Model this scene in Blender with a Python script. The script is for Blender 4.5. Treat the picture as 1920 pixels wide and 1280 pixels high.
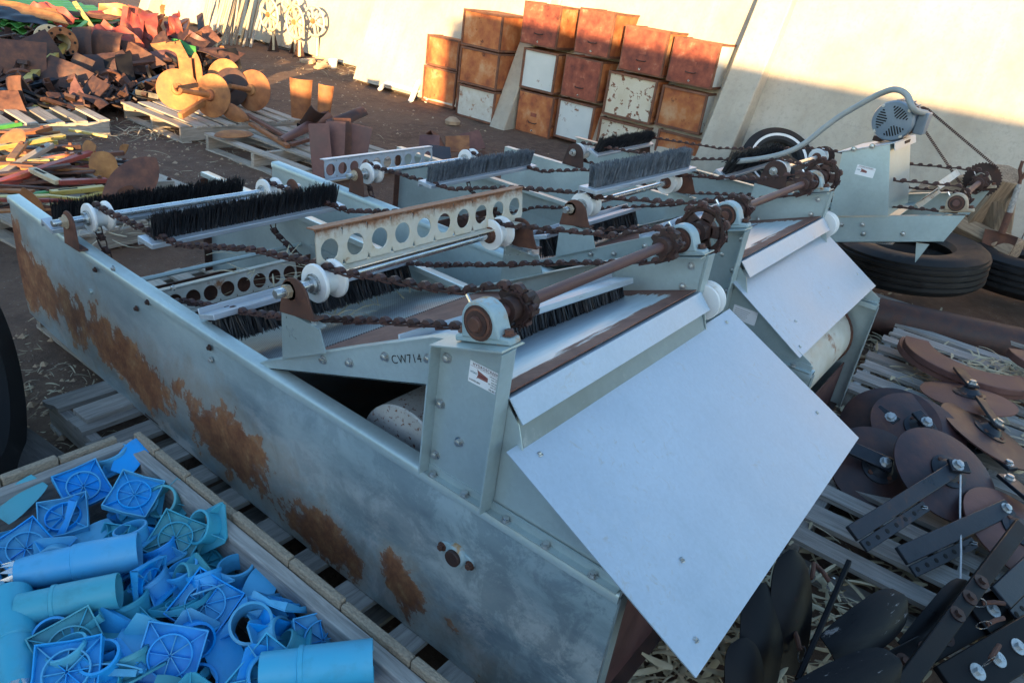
import bpy, bmesh, math, random
from mathutils import Vector, Matrix, Euler
random.seed(7)
R_ = math.radians
sc = bpy.context.scene
for o in list(bpy.data.objects): bpy.data.objects.remove(o)
COL = sc.collection
# ------------------------------------------------------------------ camera
F_PX, PITCH, ROLL, YAW, CAMH = 1376.0, R_(26.36), R_(8.37), R_(55.93), 1.75
def _axes():
    cp, sp = math.cos(PITCH), math.sin(PITCH)
    fw, up0, rt0 = Vector((0, cp, -sp)), Vector((0, sp, cp)), Vector((1, 0, 0))
    cr, sr = math.cos(ROLL), math.sin(ROLL)
    rt, up = rt0*cr + up0*sr, up0*cr - rt0*sr
    m = Matrix.Rotation(-YAW, 3, 'Z')
    return m @ rt, m @ up, m @ fw
RT, UP, FW = _axes()
CAM = Vector((0, 0, CAMH))
cd = bpy.data.cameras.new('camera'); cam = bpy.data.objects.new('camera', cd); COL.objects.link(cam)
cd.sensor_width = 36; cd.lens = F_PX/1920*36; cd.clip_start = .05; cd.clip_end = 2000
cam.matrix_world = Matrix(((RT.x, UP.x, -FW.x, 0), (RT.y, UP.y, -FW.y, 0), (RT.z, UP.z, -FW.z, CAMH), (0, 0, 0, 1)))
sc.camera = cam
def at(px, py, z=None, x=None, y=None):
    """survey helper: the world point seen at a photo pixel on a known world plane"""
    r = FW + RT*((px-960)/F_PX) - UP*((py-640)/F_PX)
    t = (z-CAMH)/r.z if z is not None else (x/r.x if x is not None else y/r.y)
    return CAM + r*t
# ------------------------------------------------------------------ sky, sun, exposure
SUN_AZ, SUN_EL = R_(36), R_(6.9)          # horizontal travel direction of the light, elevation
sd = Vector((math.cos(SUN_AZ)*math.cos(SUN_EL), math.sin(SUN_AZ)*math.cos(SUN_EL), -math.sin(SUN_EL)))
w = bpy.data.worlds.new('World'); sc.world = w; w.use_nodes = True
wn = w.node_tree.nodes; bg = wn['Background']
sky = wn.new('ShaderNodeTexSky'); sky.sky_type = 'NISHITA'; sky.sun_disc = False
sky.sun_elevation = SUN_EL; sky.sun_rotation = math.atan2(-sd.x, -sd.y)
sky.air_density = 1.0; sky.dust_density = .6; sky.ozone_density = 2.0
w.node_tree.links.new(sky.outputs[0], bg.inputs[0]); bg.inputs[1].default_value = .15
sl = bpy.data.lights.new('sun', 'SUN'); sun = bpy.data.objects.new('sun', sl); COL.objects.link(sun)
sl.energy = 5.0; sl.angle = R_(.55); sl.color = (1, .64, .30)
sun.rotation_euler = sd.to_track_quat('-Z', 'Y').to_euler()
vs = sc.view_settings; vs.view_transform = 'Standard'; vs.look = 'None'; vs.exposure = 2.2; vs.gamma = 1; vs.use_curve_mapping = False
sc.render.film_transparent = False
sc.cycles.max_bounces = 6; sc.cycles.diffuse_bounces = 3; sc.cycles.glossy_bounces = 3; sc.cycles.transmission_bounces = 2; sc.cycles.caustics_reflective = False; sc.cycles.caustics_refractive = False
# ------------------------------------------------------------------ materials
def lin(c): return tuple(((v/12.92) if v <= .04045 else ((v+.055)/1.055)**2.4) for v in c)
class NT:
    def __init__(s, name):
        s.m = bpy.data.materials.new(name); s.m.use_nodes = True; s.t = s.m.node_tree
        s.b = s.t.nodes['Principled BSDF']
    def n(s, typ, **kw):
        nd = s.t.nodes.new('ShaderNode'+typ)
        for k, v in kw.items():
            if k.startswith('_'): setattr(nd, k[1:], v)
            else: s.set(nd, int(k[1:]) if k[0] == 'i' and k[1:].isdigit() else k.replace('__', ' '), v)
        return nd
    def set(s, nd, key, v):
        i = nd.inputs[key]
        if hasattr(v, 'outputs'): v = v.outputs[0]
        if isinstance(v, bpy.types.NodeSocket): s.t.links.new(v, i)
        else: i.default_value = v
    def math(s, op, a, b=0, clamp=False):
        return s.n('Math', _operation=op, _use_clamp=clamp, i0=a, i1=b)
    def mix(s, f, a, b):
        nd = s.t.nodes.new('ShaderNodeMix'); nd.data_type = 'RGBA'
        s.set(nd, 0, f); s.set(nd, 6, a); s.set(nd, 7, b)
        return nd.outputs[2]
    def ramp(s, f, stops, interp='LINEAR'):
        nd = s.t.nodes.new('ShaderNodeValToRGB'); e = nd.color_ramp.elements; nd.color_ramp.interpolation = interp
        while len(e) < len(stops): e.new(.5)
        for k, (p, c) in enumerate(stops):
            e[k].position = p; e[k].color = (c, c, c, 1) if isinstance(c, (int, float)) else (*c[:3], 1)
        s.set(nd, 0, f); return nd.outputs[0]
    def coord(s, stretch=(1, 1, 1), rand=True):
        tc = s.n('TexCoord').outputs['Object']
        if rand:
            oi = s.n('ObjectInfo').outputs['Random']
            k = s.math('MULTIPLY', oi, 53.0)
            tc = s.n('VectorMath', _operation='ADD', i0=tc, i1=k.outputs[0]).outputs[0]
        if stretch != (1, 1, 1): tc = s.n('VectorMath', _operation='MULTIPLY', i0=tc, i1=stretch).outputs[0]
        return tc
    def noise(s, co, scale, detail=6, rough=.6, dist=0):
        nd = s.n('TexNoise', Vector=co, Scale=scale, Detail=detail, Roughness=rough, Distortion=dist); return nd.outputs[0]
    def bump(s, h, strength=.3, dist=.01):
        b = s.n('Bump', Strength=strength, Distance=dist, Height=h); s.set(s.b, 'Normal', b.outputs[0])
    def p(s, **kw):
        for k, v in kw.items(): s.set(s.b, k.replace('_', ' '), v)
def c4(c): return (*c, 1)
def mk(name, stops, scale=8, rough=.6, rv=.15, metal=0, bump=.2, bscale=60, bdist=.003, stretch=(1, 1, 1), over=None, hue=0, spec=.5, tint=0):
    """mottled procedural material; over = (colours, scale, threshold, width) for patches on top"""
    t = NT(name); co = t.coord(stretch)
    f = t.noise(co, scale); col = t.ramp(f, stops)
    fine = t.noise(co, bscale, 5, .65)
    rg = t.ramp(f, [(.3, max(0, rough-rv)), (.7, min(1, rough+rv))])
    mt = metal
    if over:
        cols, s2, th, wd = over
        m = t.ramp(t.noise(co, s2, 9, .68), [(th, 0), (th+wd, 1)])
        c2 = t.ramp(fine, cols)
        col = t.mix(m, col, c2); rg = t.mix(m, rg, (.85, .85, .85, 1))
        if metal: mt = t.math('MULTIPLY', t.math('SUBTRACT', 1.0, m), metal).outputs[0]
    if tint:
        oi = t.n('ObjectInfo').outputs['Random']
        hs = t.n('HueSaturation', Color=col, Value=t.n('MapRange', i0=oi, i3=1-tint, i4=1+tint).outputs[0], Hue=t.n('MapRange', i0=oi, i3=.5-hue, i4=.5+hue).outputs[0])
        col = hs.outputs[0]
    t.p(Base_Color=col, Roughness=rg, Metallic=mt, Specular_IOR_Level=spec)
    if bump: t.bump(fine, bump, bdist)
    return t.m
M = {}
RUSTC = [(.3, (.10, .035, .016)), (.55, (.20, .075, .03)), (.75, (.30, .13, .05))]
M['rust'] = mk('rust_brown', [(.3, (.055, .024, .017)), (.55, (.12, .05, .032)), (.75, (.19, .085, .05))], 14, .75, bump=.35, tint=.25)
M['rust_dark'] = mk('rust_dark', [(.3, (.022, .012, .011)), (.6, (.06, .027, .02)), (.8, (.10, .047, .032))], 18, .65, bump=.4, bscale=90, tint=.25)
M['rust_orange'] = mk('rust_orange', [(.3, (.17, .062, .024)), (.55, (.31, .13, .048)), (.75, (.42, .20, .085))], 10, .8, bump=.3, tint=.2, hue=.01)
M['rust_plum'] = mk('rust_plum', [(.3, (.075, .03, .027)), (.55, (.14, .062, .052)), (.8, (.22, .11, .09))], 7, .6, bump=.25, tint=.2)
M['rust_disc'] = mk('rust_disc', [(.28, (.014, .012, .016)), (.45, (.04, .020, .022)), (.6, (.085, .035, .028)), (.78, (.17, .075, .035))], 6, .45, bump=.3, bscale=40, tint=.25)
M['chain'] = mk('chain_rust', [(.3, (.03, .015, .013)), (.55, (.065, .03, .026)), (.8, (.12, .055, .045))], 60, .6, bump=.4, bscale=200, metal=.2, tint=.3)
M['black'] = mk('black_paint', [(.3, (.003, .003, .004)), (.7, (.007, .007, .009))], 6, .42, bump=.1, spec=.18, over=([(.3, (.03, .012, .010)), (.6, (.07, .03, .022))], 7, .66, .06))
M['black_scraped'] = mk('black_scraped', [(.3, (.003, .003, .004)), (.7, (.007, .007, .009))], 6, .42, bump=.15, spec=.18, stretch=(1, 5, 5), over=([(.3, (.07, .03, .02)), (.5, (.16, .16, .165)), (.7, (.30, .30, .30))], 8, .60, .04))
M['darksteel'] = mk('dark_blue_steel', [(.3, (.008, .011, .017)), (.6, (.020, .025, .035)), (.8, (.04, .04, .045))], 9, .42, metal=.2, over=([(.3, (.06, .03, .02)), (.7, (.14, .07, .05))], 9, .58, .1))
def galv(name, base, rough, sp=90, dirt=.25, white=.0):
    t = NT(name); co = t.coord()
    v = t.n('TexVoronoi', Vector=co, Scale=sp)
    g = t.math('MULTIPLY_ADD', v.outputs['Color'], .08); g.inputs[2].default_value = .95
    big = t.noise(co, 2.6, 5, .6)
    st = t.noise(t.n('VectorMath', _operation='MULTIPLY', i0=co, i1=(6, 1.2, 1.2)).outputs[0], 3, 6, .7)
    a = t.ramp(big, [(.3, tuple(x*(1-dirt) for x in base)), (.7, base)])
    a = t.mix(t.ramp(st, [(.56, 0), (.8, .35)]), a, (base[0]*.72, base[1]*.75, base[2]*.70, 1))
    a2 = t.n('VectorMath', _operation='MULTIPLY', i0=a, i1=g.outputs[0]).outputs[0]
    if white:
        wh = t.ramp(t.noise(co, 9, 10, .75), [(.58, 0), (.7, white)])
        a2 = t.mix(wh, a2, (.62, .64, .65, 1))
        sm = t.math('MULTIPLY', t.ramp(t.noise(co, 26, 8, .8, 1.2), [(.55, 0), (.63, .6)]), t.ramp(t.noise(co, 5.2, 3), [(.50, 0), (.60, 1)]))
        a2 = t.mix(sm, a2, (.42, .40, .36, 1))
    t.p(Base_Color=a2, Metallic=.42, Roughness=t.ramp(big, [(.3, rough-.07), (.7, rough+.1)]))
    t.bump(t.noise(co, 2.2, 2, .4), .12, .012)
    return t.m
M['galv'] = galv('galvanized', (.50, .60, .60), .34)
M['galv_new'] = galv('galvanized_bright', (.49, .57, .645), .42, 140, .18, .22)
M['galv_dull'] = galv('galvanized_dull', (.30, .37, .39), .48, 60, .4, .3)
def trough_mat():
    t = NT('trough_zinc'); tc = t.n('TexCoord').outputs['Object']
    sx = t.n('SeparateXYZ', i0=tc); Y, Z = sx.outputs[1], sx.outputs[2]
    co = tc
    n1 = t.noise(co, 3.2, 10, .66, .3); n2 = t.noise(co, 11, 8, .7); n3 = t.noise(co, 70, 5, .7)
    # centre height of the rust run along the wall
    cur = t.n('FloatCurve', i1=t.math('DIVIDE', Y, 3.4).outputs[0])
    c = cur.mapping.curves[0]
    pts = [(0, .30), (.16, .20), (.28, .30), (.36, .25), (.42, .22), (.5, .29), (.6, .31), (.7, .33), (.8, .36), (.9, .36), (1, .34)]
    while len(c.points) < len(pts): c.points.new(.5, .5)
    for q, pnt in zip(c.points, pts): q.location = pnt
    cur.mapping.update()
    d = t.math('ABSOLUTE', t.math('SUBTRACT', Z, cur.outputs[0]))
    hw = t.math('SUBTRACT', t.ramp(t.math('DIVIDE', Y, 3.4), [(0, .06), (.14, .13), (.19, .04), (.25, .04), (.278, .19), (.30, .17), (.315, .06), (.34, .17), (.45, .21), (.62, .18), (.8, .19), (.93, .23), (1, .34)]), .10)
    m = t.math('SUBTRACT', t.math('SUBTRACT', hw, d), t.math('MULTIPLY', t.math('SUBTRACT', n1, .5), .80))
    m = t.math('ADD', m, t.math('MULTIPLY', t.math('SUBTRACT', n2, .5), .26))
    msk = t.ramp(m, [(.0, 0), (.014, .8), (.05, 1)])
    stain = t.ramp(m, [(-.0, 0), (.0, 0), (.0, 0)]) if 0 else t.ramp(t.math('ADD', m, .12), [(0, 0), (.14, .55)])
    zb = t.ramp(t.noise(t.n('VectorMath', _operation='MULTIPLY', i0=co, i1=(1, .55, 1.6)).outputs[0], 2.1, 9, .68), [(.36, (.17, .23, .27)), (.45, (.30, .38, .42)), (.54, (.46, .55, .57)), (.68, (.60, .67, .67))])
    wh = t.ramp(t.noise(t.n('VectorMath', _operation='MULTIPLY', i0=co, i1=(1, .45, 1)).outputs[0], 7, 12, .78), [(.52, 0), (.57, .9)])
    low = t.ramp(Z, [(.30, 1), (.60, .12)])
    zb = t.mix(t.math('MULTIPLY', wh, low), zb, (.56, .57, .57, 1))
    up = t.ramp(Z, [(.5, 0), (.6, 1)])
    zb = t.mix(t.math('MULTIPLY', up, .55), zb, (.42, .53, .54, 1))
    sm_ = t.math('ABSOLUTE', t.math('SUBTRACT', Z, t.math('ADD', .43, t.math('MULTIPLY', t.math('SUBTRACT', n1, .5), .35))))
    zb = t.mix(t.math('MULTIPLY', t.ramp(sm_, [(0, .7), (.09, 0)]), t.ramp(n2, [(.35, .3), (.6, 1)])), zb, (.60, .63, .62, 1))
    zb = t.mix(t.math('MULTIPLY', t.ramp(t.math('DIVIDE', Y, 3.4), [(.12, .6), (.55, .1)]), t.ramp(t.noise(co, 6.5, 12, .78, .4), [(.46, 0), (.54, 1)])), zb, (.15, .20, .235, 1))
    zb = t.mix(stain, zb, (.36, .27, .18, 1))
    ru = t.ramp(n2, [(.25, (.085, .028, .016)), (.42, (.19, .068, .03)), (.56, (.30, .13, .055)), (.72, (.44, .25, .12))])
    ru = t.mix(t.ramp(n3, [(.4, 0), (.7, .5)]), ru, (.09, .035, .025, 1))
    col = t.mix(msk, zb, ru)
    t.p(Base_Color=col, Metallic=t.math('MULTIPLY', t.math('SUBTRACT', 1.0, msk), .38), Roughness=t.mix(msk, t.ramp(n2, [(.3, .30), (.7, .5)]), (.85, .85, .85, 1)))
    t.bump(t.math('ADD', t.math('MULTIPLY', n3, t.math('ADD', msk, .08)), t.math('MULTIPLY', t.noise(co, 2.2, 2), 4.0)), .3, .006)
    return t.m
M['trough'] = trough_mat()
def perf_mat():
    t = NT('perforated_screen'); tc = t.n('TexCoord').outputs['Object']
    s = t.n('VectorMath', _operation='MULTIPLY', i0=tc, i1=(95, 95, 0)).outputs[0]
    fr = t.n('VectorMath', _operation='FRACTION', i0=s).outputs[0]
    d = t.n('VectorMath', _operation='DISTANCE', i0=fr, i1=(.5, .5, 0)).outputs['Value']
    h = t.ramp(d, [(.27, 0), (.36, 1)])
    nz = t.noise(tc, 5, 6)
    col = t.mix(h, (.02, .02, .022, 1), t.ramp(nz, [(.35, (.28, .29, .30)), (.65, (.42, .44, .45))]))
    t.p(Base_Color=col, Metallic=.6, Roughness=.4); t.bump(h, .4, .001)
    return t.m
M['perf'] = perf_mat()
def headdeck_mat():
    t = NT('head_deck_zinc_rust'); tc = t.n('TexCoord').outputs['Object']
    sx = t.n('SeparateXYZ', i0=tc); X, Y = sx.outputs[0], sx.outputs[1]
    st = t.noise(t.n('VectorMath', _operation='MULTIPLY', i0=tc, i1=(2.0, 14, 1)).outputs[0], 2.5, 8, .7)
    n = t.noise(tc, 14, 8, .7); sub = t.math('SUBTRACT', st, .5)
    a = t.math('SUBTRACT', t.math('ADD', .792, t.math('MULTIPLY', sub, .10)), Y)          # rust strip by the lip
    b = t.math('SUBTRACT', X, t.math('ADD', .87, t.math('MULTIPLY', sub, .25)))           # strip along the far rail
    c = t.math('SUBTRACT', Y, t.math('ADD', 1.05, t.math('MULTIPLY', sub, 1.1)))          # rusty upper part
    m = t.ramp(t.math('MAXIMUM', t.math('MAXIMUM', a, b), c), [(0, 0), (.006, 1)])
    e = t.ramp(t.math('MAXIMUM', t.math('MAXIMUM', a, b), c), [(-.0, 0), (.002, .8), (.010, 0)])
    zc = t.ramp(st, [(.3, (.42, .50, .55)), (.7, (.60, .66, .70))])
    ru = t.ramp(n, [(.3, (.12, .045, .032)), (.7, (.24, .11, .075))])
    col = t.mix(e, t.mix(m, zc, ru), (.6, .55, .48, 1))
    t.p(Base_Color=col, Metallic=t.math('MULTIPLY', t.math('SUBTRACT', 1.0, m), .5), Roughness=t.mix(m, (.35, .35, .35, 1), (.7, .7, .7, 1)))
    t.bump(n, .15, .002)
    return t.m
M['headdeck'] = headdeck_mat()
M['flight_white'] = mk('weathered_zinc_rust', [(.3, (.50, .46, .38)), (.7, (.62, .61, .56))], 12, .6, metal=.15, over=([(.3, (.20, .075, .035)), (.7, (.40, .19, .09))], 9, .57, .09))
def flight_mat():
    t = NT('flight_rust_top'); tc = t.n('TexCoord').outputs['Object']; sz = t.n('SeparateXYZ', i0=tc).outputs[2]
    n = t.noise(tc, 16, 9, .75); nn = t.noise(tc, 60, 5, .7)
    z = t.math('ADD', sz, t.math('MULTIPLY', t.math('SUBTRACT', n, .5), .10))
    m = t.ramp(z, [(.085, 0), (.11, 1)]); m = t.math('MAXIMUM', m, t.ramp(n, [(.63, 0), (.72, .8)]))
    col = t.mix(m, t.ramp(n, [(.3, (.60, .58, .52)), (.6, (.55, .49, .38)), (.75, (.45, .30, .17))]), t.ramp(nn, [(.3, (.17, .065, .032)), (.7, (.34, .15, .07))]))
    t.p(Base_Color=col, Roughness=.65, Metallic=.1); t.bump(nn, .25, .002)
    return t.m
M['flight_rust'] = flight_mat()
M['drum'] = mk('speckled_drum', [(.3, (.44, .44, .43)), (.7, (.58, .58, .57))], 8, .5, metal=.2, over=([(.3, (.10, .04, .025)), (.7, (.28, .12, .07))], 70, .56, .05))
M['nylon'] = mk('white_nylon', [(.3, (.70, .71, .70)), (.7, (.80, .81, .80))], 9, .4, bump=.05, over=([(.3, (.5, .40, .27)), (.7, (.62, .55, .42))], 6, .62, .12))
M['steel'] = mk('bright_steel', [(.3, (.55, .56, .57)), (.7, (.70, .71, .72))], 20, .25, metal=.9, bump=.05)
M['bolt'] = mk('zinc_bolt', [(.3, (.40, .41, .40)), (.7, (.55, .56, .55))], 60, .35, metal=.8, bump=.1)
M['bearing'] = mk('pale_blue_bearing', [(.3, (.24, .34, .37)), (.7, (.36, .46, .48))], 18, .5, bump=.15, over=([(.3, (.30, .16, .07)), (.7, (.50, .33, .17))], 14, .54, .1))
M['bearing_tan'] = mk('tan_bearing', [(.3, (.30, .22, .14)), (.7, (.50, .43, .33))], 22, .6, bump=.25)
M['bristle_black'] = mk('black_bristle', [(.3, (.008, .008, .010)), (.7, (.022, .022, .026))], 40, .45, bump=0)
M['bristle_grey'] = mk('grey_bristle', [(.3, (.06, .075, .092)), (.7, (.17, .20, .235))], 60, .5, bump=0)
M['brush_plate'] = mk('brush_plate_zinc', [(.3, (.40, .44, .49)), (.7, (.55, .59, .63))], 12, .4, metal=.45, stretch=(.4, 6, 6))
M['maroon'] = mk('maroon_primer', [(.3, (.055, .022, .022)), (.7, (.10, .042, .038))], 5, .6)
M['sticker'] = mk('white_vinyl', [(.3, (.78, .80, .82)), (.7, (.84, .85, .86))], 9, .4, bump=0)
M['ink'] = mk('dark_red_ink', [(0, (.10, .02, .025)), (1, (.13, .03, .03))], 5, .6, bump=0)
M['ink_black'] = mk('black_ink', [(0, (.02, .02, .02)), (1, (.035, .035, .035))], 5, .6, bump=0)
M['ink_teal'] = mk('teal_ink', [(0, (.02, .12, .16)), (1, (.03, .18, .22))], 5, .6, bump=0)
M['ink_brick'] = mk('brick_ink', [(0, (.25, .09, .08)), (1, (.30, .12, .10))], 5, .6, bump=0)
M['hole'] = mk('dark_hole', [(0, (.004, .004, .004)), (1, (.008, .008, .008))], 5, .9, bump=0)
M['motor'] = mk('grey_blue_motor', [(.3, (.12, .165, .21)), (.7, (.18, .23, .28))], 10, .45, bump=.1)
M['conduit'] = mk('grey_conduit', [(.3, (.25, .27, .27)), (.7, (.34, .36, .35))], 10, .5, bump=.05)
M['rubber'] = mk('black_rubber', [(.3, (.008, .008, .009)), (.7, (.02, .02, .021))], 10, .6, bump=.15, spec=.3, over=([(.3, (.06, .05, .045)), (.7, (.11, .095, .08))], 5, .57, .2))
M['white_band'] = mk('white_sidewall', [(.3, (.6, .6, .6)), (.7, (.75, .75, .75))], 10, .6)
def wood(name, stops, gscale=1.0, dark=.5):
    t = NT(name); co = t.coord((2.2, 26, 26)); n = t.noise(co, 2.2*gscale, 8, .65, .6)
    cb = t.coord(); big = t.noise(cb, 3, 4); g2 = t.noise(t.coord((3, 90, 90)), 2.0, 6, .75)
    col = t.ramp(n, stops)
    col = t.mix(t.ramp(g2, [(.28, dark), (.42, 0)]), col, tuple(x*.22 for x in stops[0][1])+(1,))
    col = t.mix(t.ramp(big, [(.5, 0), (.75, .4)]), col, tuple(x*.55 for x in stops[1][1])+(1,))
    oi = t.n('ObjectInfo').outputs['Random']
    col = t.n('HueSaturation', Color=col, Value=t.n('MapRange', i0=oi, i3=.72, i4=1.2).outputs[0]).outputs[0]
    t.p(Base_Color=col, Roughness=.85); t.bump(t.math('ADD', n, t.math('MULTIPLY', g2, .8)), .5, .004)
    return t.m
M['wood_grey'] = wood('weathered_grey_wood', [(.3, (.17, .16, .15)), (.5, (.30, .285, .265)), (.72, (.42, .40, .37))])
M['wood_pallet'] = wood('pallet_wood', [(.3, (.23, .19, .15)), (.5, (.38, .33, .27)), (.72, (.52, .46, .38))])
M['wood_dark'] = wood('dark_timber', [(.3, (.045, .04, .037)), (.5, (.085, .076, .07)), (.72, (.13, .12, .11))])
M['wood_firewood'] = wood('split_firewood', [(.3, (.13, .09, .06)), (.5, (.27, .19, .125)), (.72, (.42, .31, .21))])
def osb():
    t = NT('rough_board_edge'); co = t.coord(); v = t.n('TexVoronoi', Vector=t.n('VectorMath', _operation='MULTIPLY', i0=co, i1=(60, 110, 110)).outputs[0], Scale=2.0)
    n = t.noise(co, 60, 6, .7)
    col = t.mix(n, t.ramp(v.outputs[0], [(0, (.44, .36, .26)), (.6, (.27, .21, .15)), (1, (.12, .09, .065))]), (.33, .26, .19, 1))
    t.p(Base_Color=col, Roughness=.9); t.bump(v.outputs[0], .5, .004); return t.m
M['osb'] = osb()
def plastic(name, c):
    t = NT(name); co = t.coord(); n = t.noise(co, 16, 6, .65); nb = t.noise(co, 5, 3)
    oi = t.n('ObjectInfo').outputs['Random']
    col = t.n('HueSaturation', Color=c4(c), Hue=t.n('MapRange', i0=oi, i3=.468, i4=.503).outputs[0], Value=t.n('MapRange', i0=oi, i3=.85, i4=1.15).outputs[0], Saturation=t.n('MapRange', i0=oi, i3=.85, i4=1.05).outputs[0]).outputs[0]
    col = t.mix(t.ramp(n, [(.52, 0), (.75, .45)]), col, (c[0]*.55+.03, c[1]*.55+.03, c[2]*.45+.02, 1))
    col = t.mix(t.ramp(nb, [(.5, 0), (.8, .25)]), col, (.30, .40, .45, 1))
    t.p(Base_Color=col, Roughness=t.ramp(n, [(.3, .34), (.7, .6)])); t.bump(n, .06, .002)
    return t.m
M['blue'] = plastic('blue_plastic', (.010, .29, .71))
M['blue_teal'] = plastic('teal_blue_plastic', (.05, .33, .46))
M['blue_cyan'] = plastic('cyan_blue_plastic', (.02, .36, .66))
def concrete():
    t = NT('concrete'); co = t.coord(rand=False); a = t.noise(co, 1.1, 8, .65); b = t.noise(co, 22, 8, .75); p = t.n('TexVoronoi', Vector=co, Scale=16)
    col = t.ramp(a, [(.3, (.33, .285, .22)), (.5, (.43, .38, .305)), (.7, (.50, .45, .375))])
    col = t.mix(t.ramp(b, [(.35, .5), (.5, 0)]), col, (.30, .27, .23, 1))
    pit = t.ramp(p.outputs[0], [(.02, 1), (.08, 0)])
    col = t.mix(t.math('MULTIPLY', pit, t.ramp(b, [(.5, 0), (.6, 1)])), col, (.16, .14, .12, 1))
    st = t.noise(t.n('VectorMath', _operation='MULTIPLY', i0=co, i1=(1, 3.5, .35)).outputs[0], 1.6, 5)
    col = t.mix(t.ramp(st, [(.52, 0), (.75, .35)]), col, (.34, .27, .20, 1))
    t.p(Base_Color=col, Roughness=.9); t.bump(b, .35, .01); return t.m
M['concrete'] = concrete()
def dirt():
    t = NT('dirt'); co = t.coord(rand=False); a = t.noise(co, .8, 8, .65); b = t.noise(co, 9, 10, .75); c = t.noise(co, 55, 6, .75)
    col = t.ramp(b, [(.3, (.050, .027, .018)), (.5, (.110, .060, .038)), (.72, (.19, .118, .076))])
    col = t.mix(t.ramp(a, [(.4, 0), (.65, .6)]), col, (.20, .115, .072, 1))
    v = t.n('TexVoronoi', Vector=co, Scale=38)
    peb = t.math('MULTIPLY', t.ramp(v.outputs[0], [(.10, 1), (.2, 0)]), t.ramp(b, [(.45, 0), (.6, 1)]))
    col = t.mix(peb, col, (.30, .26, .22, 1))
    t.p(Base_Color=col, Roughness=.95)
    t.bump(t.math('ADD', t.math('ADD', b, t.math('MULTIPLY', c, .4)), t.math('MULTIPLY', peb, .5)), .9, .03); return t.m
M['dirt'] = dirt()
M['husk'] = mk('dry_husk', [(.3, (.30, .22, .12)), (.5, (.48, .40, .26)), (.75, (.60, .53, .38))], 3, .8, bump=.2, tint=.2)
M['red'] = mk('faded_red_paint', [(.3, (.20, .035, .03)), (.7, (.33, .07, .05))], 6, .55, tint=.25, over=(RUSTC, 8, .54, .1))
M['orange_paint'] = mk('orange_paint', [(.3, (.42, .10, .03)), (.7, (.58, .19, .06))], 6, .5, tint=.2, over=(RUSTC, 8, .60, .1))
M['green'] = mk('green_paint', [(.3, (.03, .16, .035)), (.7, (.07, .28, .06))], 5, .45, tint=.15, over=(RUSTC, 9, .68, .08))
M['yellow'] = mk('yellow_paint', [(.3, (.40, .29, .07)), (.7, (.54, .42, .14))], 7, .5, over=(RUSTC, 10, .60, .06))
M['cream'] = mk('cream_paint', [(.3, (.45, .36, .22)), (.7, (.60, .50, .34))], 8, .55, over=(RUSTC, 9, .63, .08))
M['cab_white'] = mk('cab_white_enamel', [(.3, (.50, .53, .52)), (.7, (.58, .60, .58))], 4, .5, over=(RUSTC, 5, .60, .05))
M['cab_cream'] = mk('cab_cream_blistered', [(.3, (.50, .44, .33)), (.7, (.60, .56, .46))], 6, .55, over=([(.3, (.10, .04, .025)), (.7, (.25, .10, .05))], 12, .55, .03))
M['cab_red'] = mk('cab_red_oxide', [(.28, (.09, .025, .018)), (.45, (.21, .05, .03)), (.6, (.30, .085, .048)), (.76, (.46, .24, .16))], 9, .7, bump=.3, bscale=70, tint=.12)
M['cab_orange'] = mk('cab_orange_rust', [(.28, (.15, .042, .018)), (.42, (.30, .085, .03)), (.55, (.42, .15, .05)), (.74, (.52, .32, .18))], 4.5, .78, bump=.35, tint=.15, over=([(.3, (.07, .022, .013)), (.7, (.19, .06, .03))], 6, .60, .06))
M['cab_frame'] = mk('cab_frame_rust', [(.3, (.085, .035, .022)), (.7, (.21, .09, .05))], 12, .75, bump=.3, tint=.15)
M['string'] = mk('white_twine', [(.3, (.5, .5, .5)), (.7, (.68, .68, .68))], 80, .8)
M['brick'] = mk('buff_brick', [(.3, (.36, .24, .15)), (.7, (.52, .38, .25))], 9, .9, bump=.3, tint=.2)
M['shedmetal'] = mk('shed_cladding', [(.3, (.22, .22, .21)), (.7, (.34, .34, .32))], 3, .6)
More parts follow.
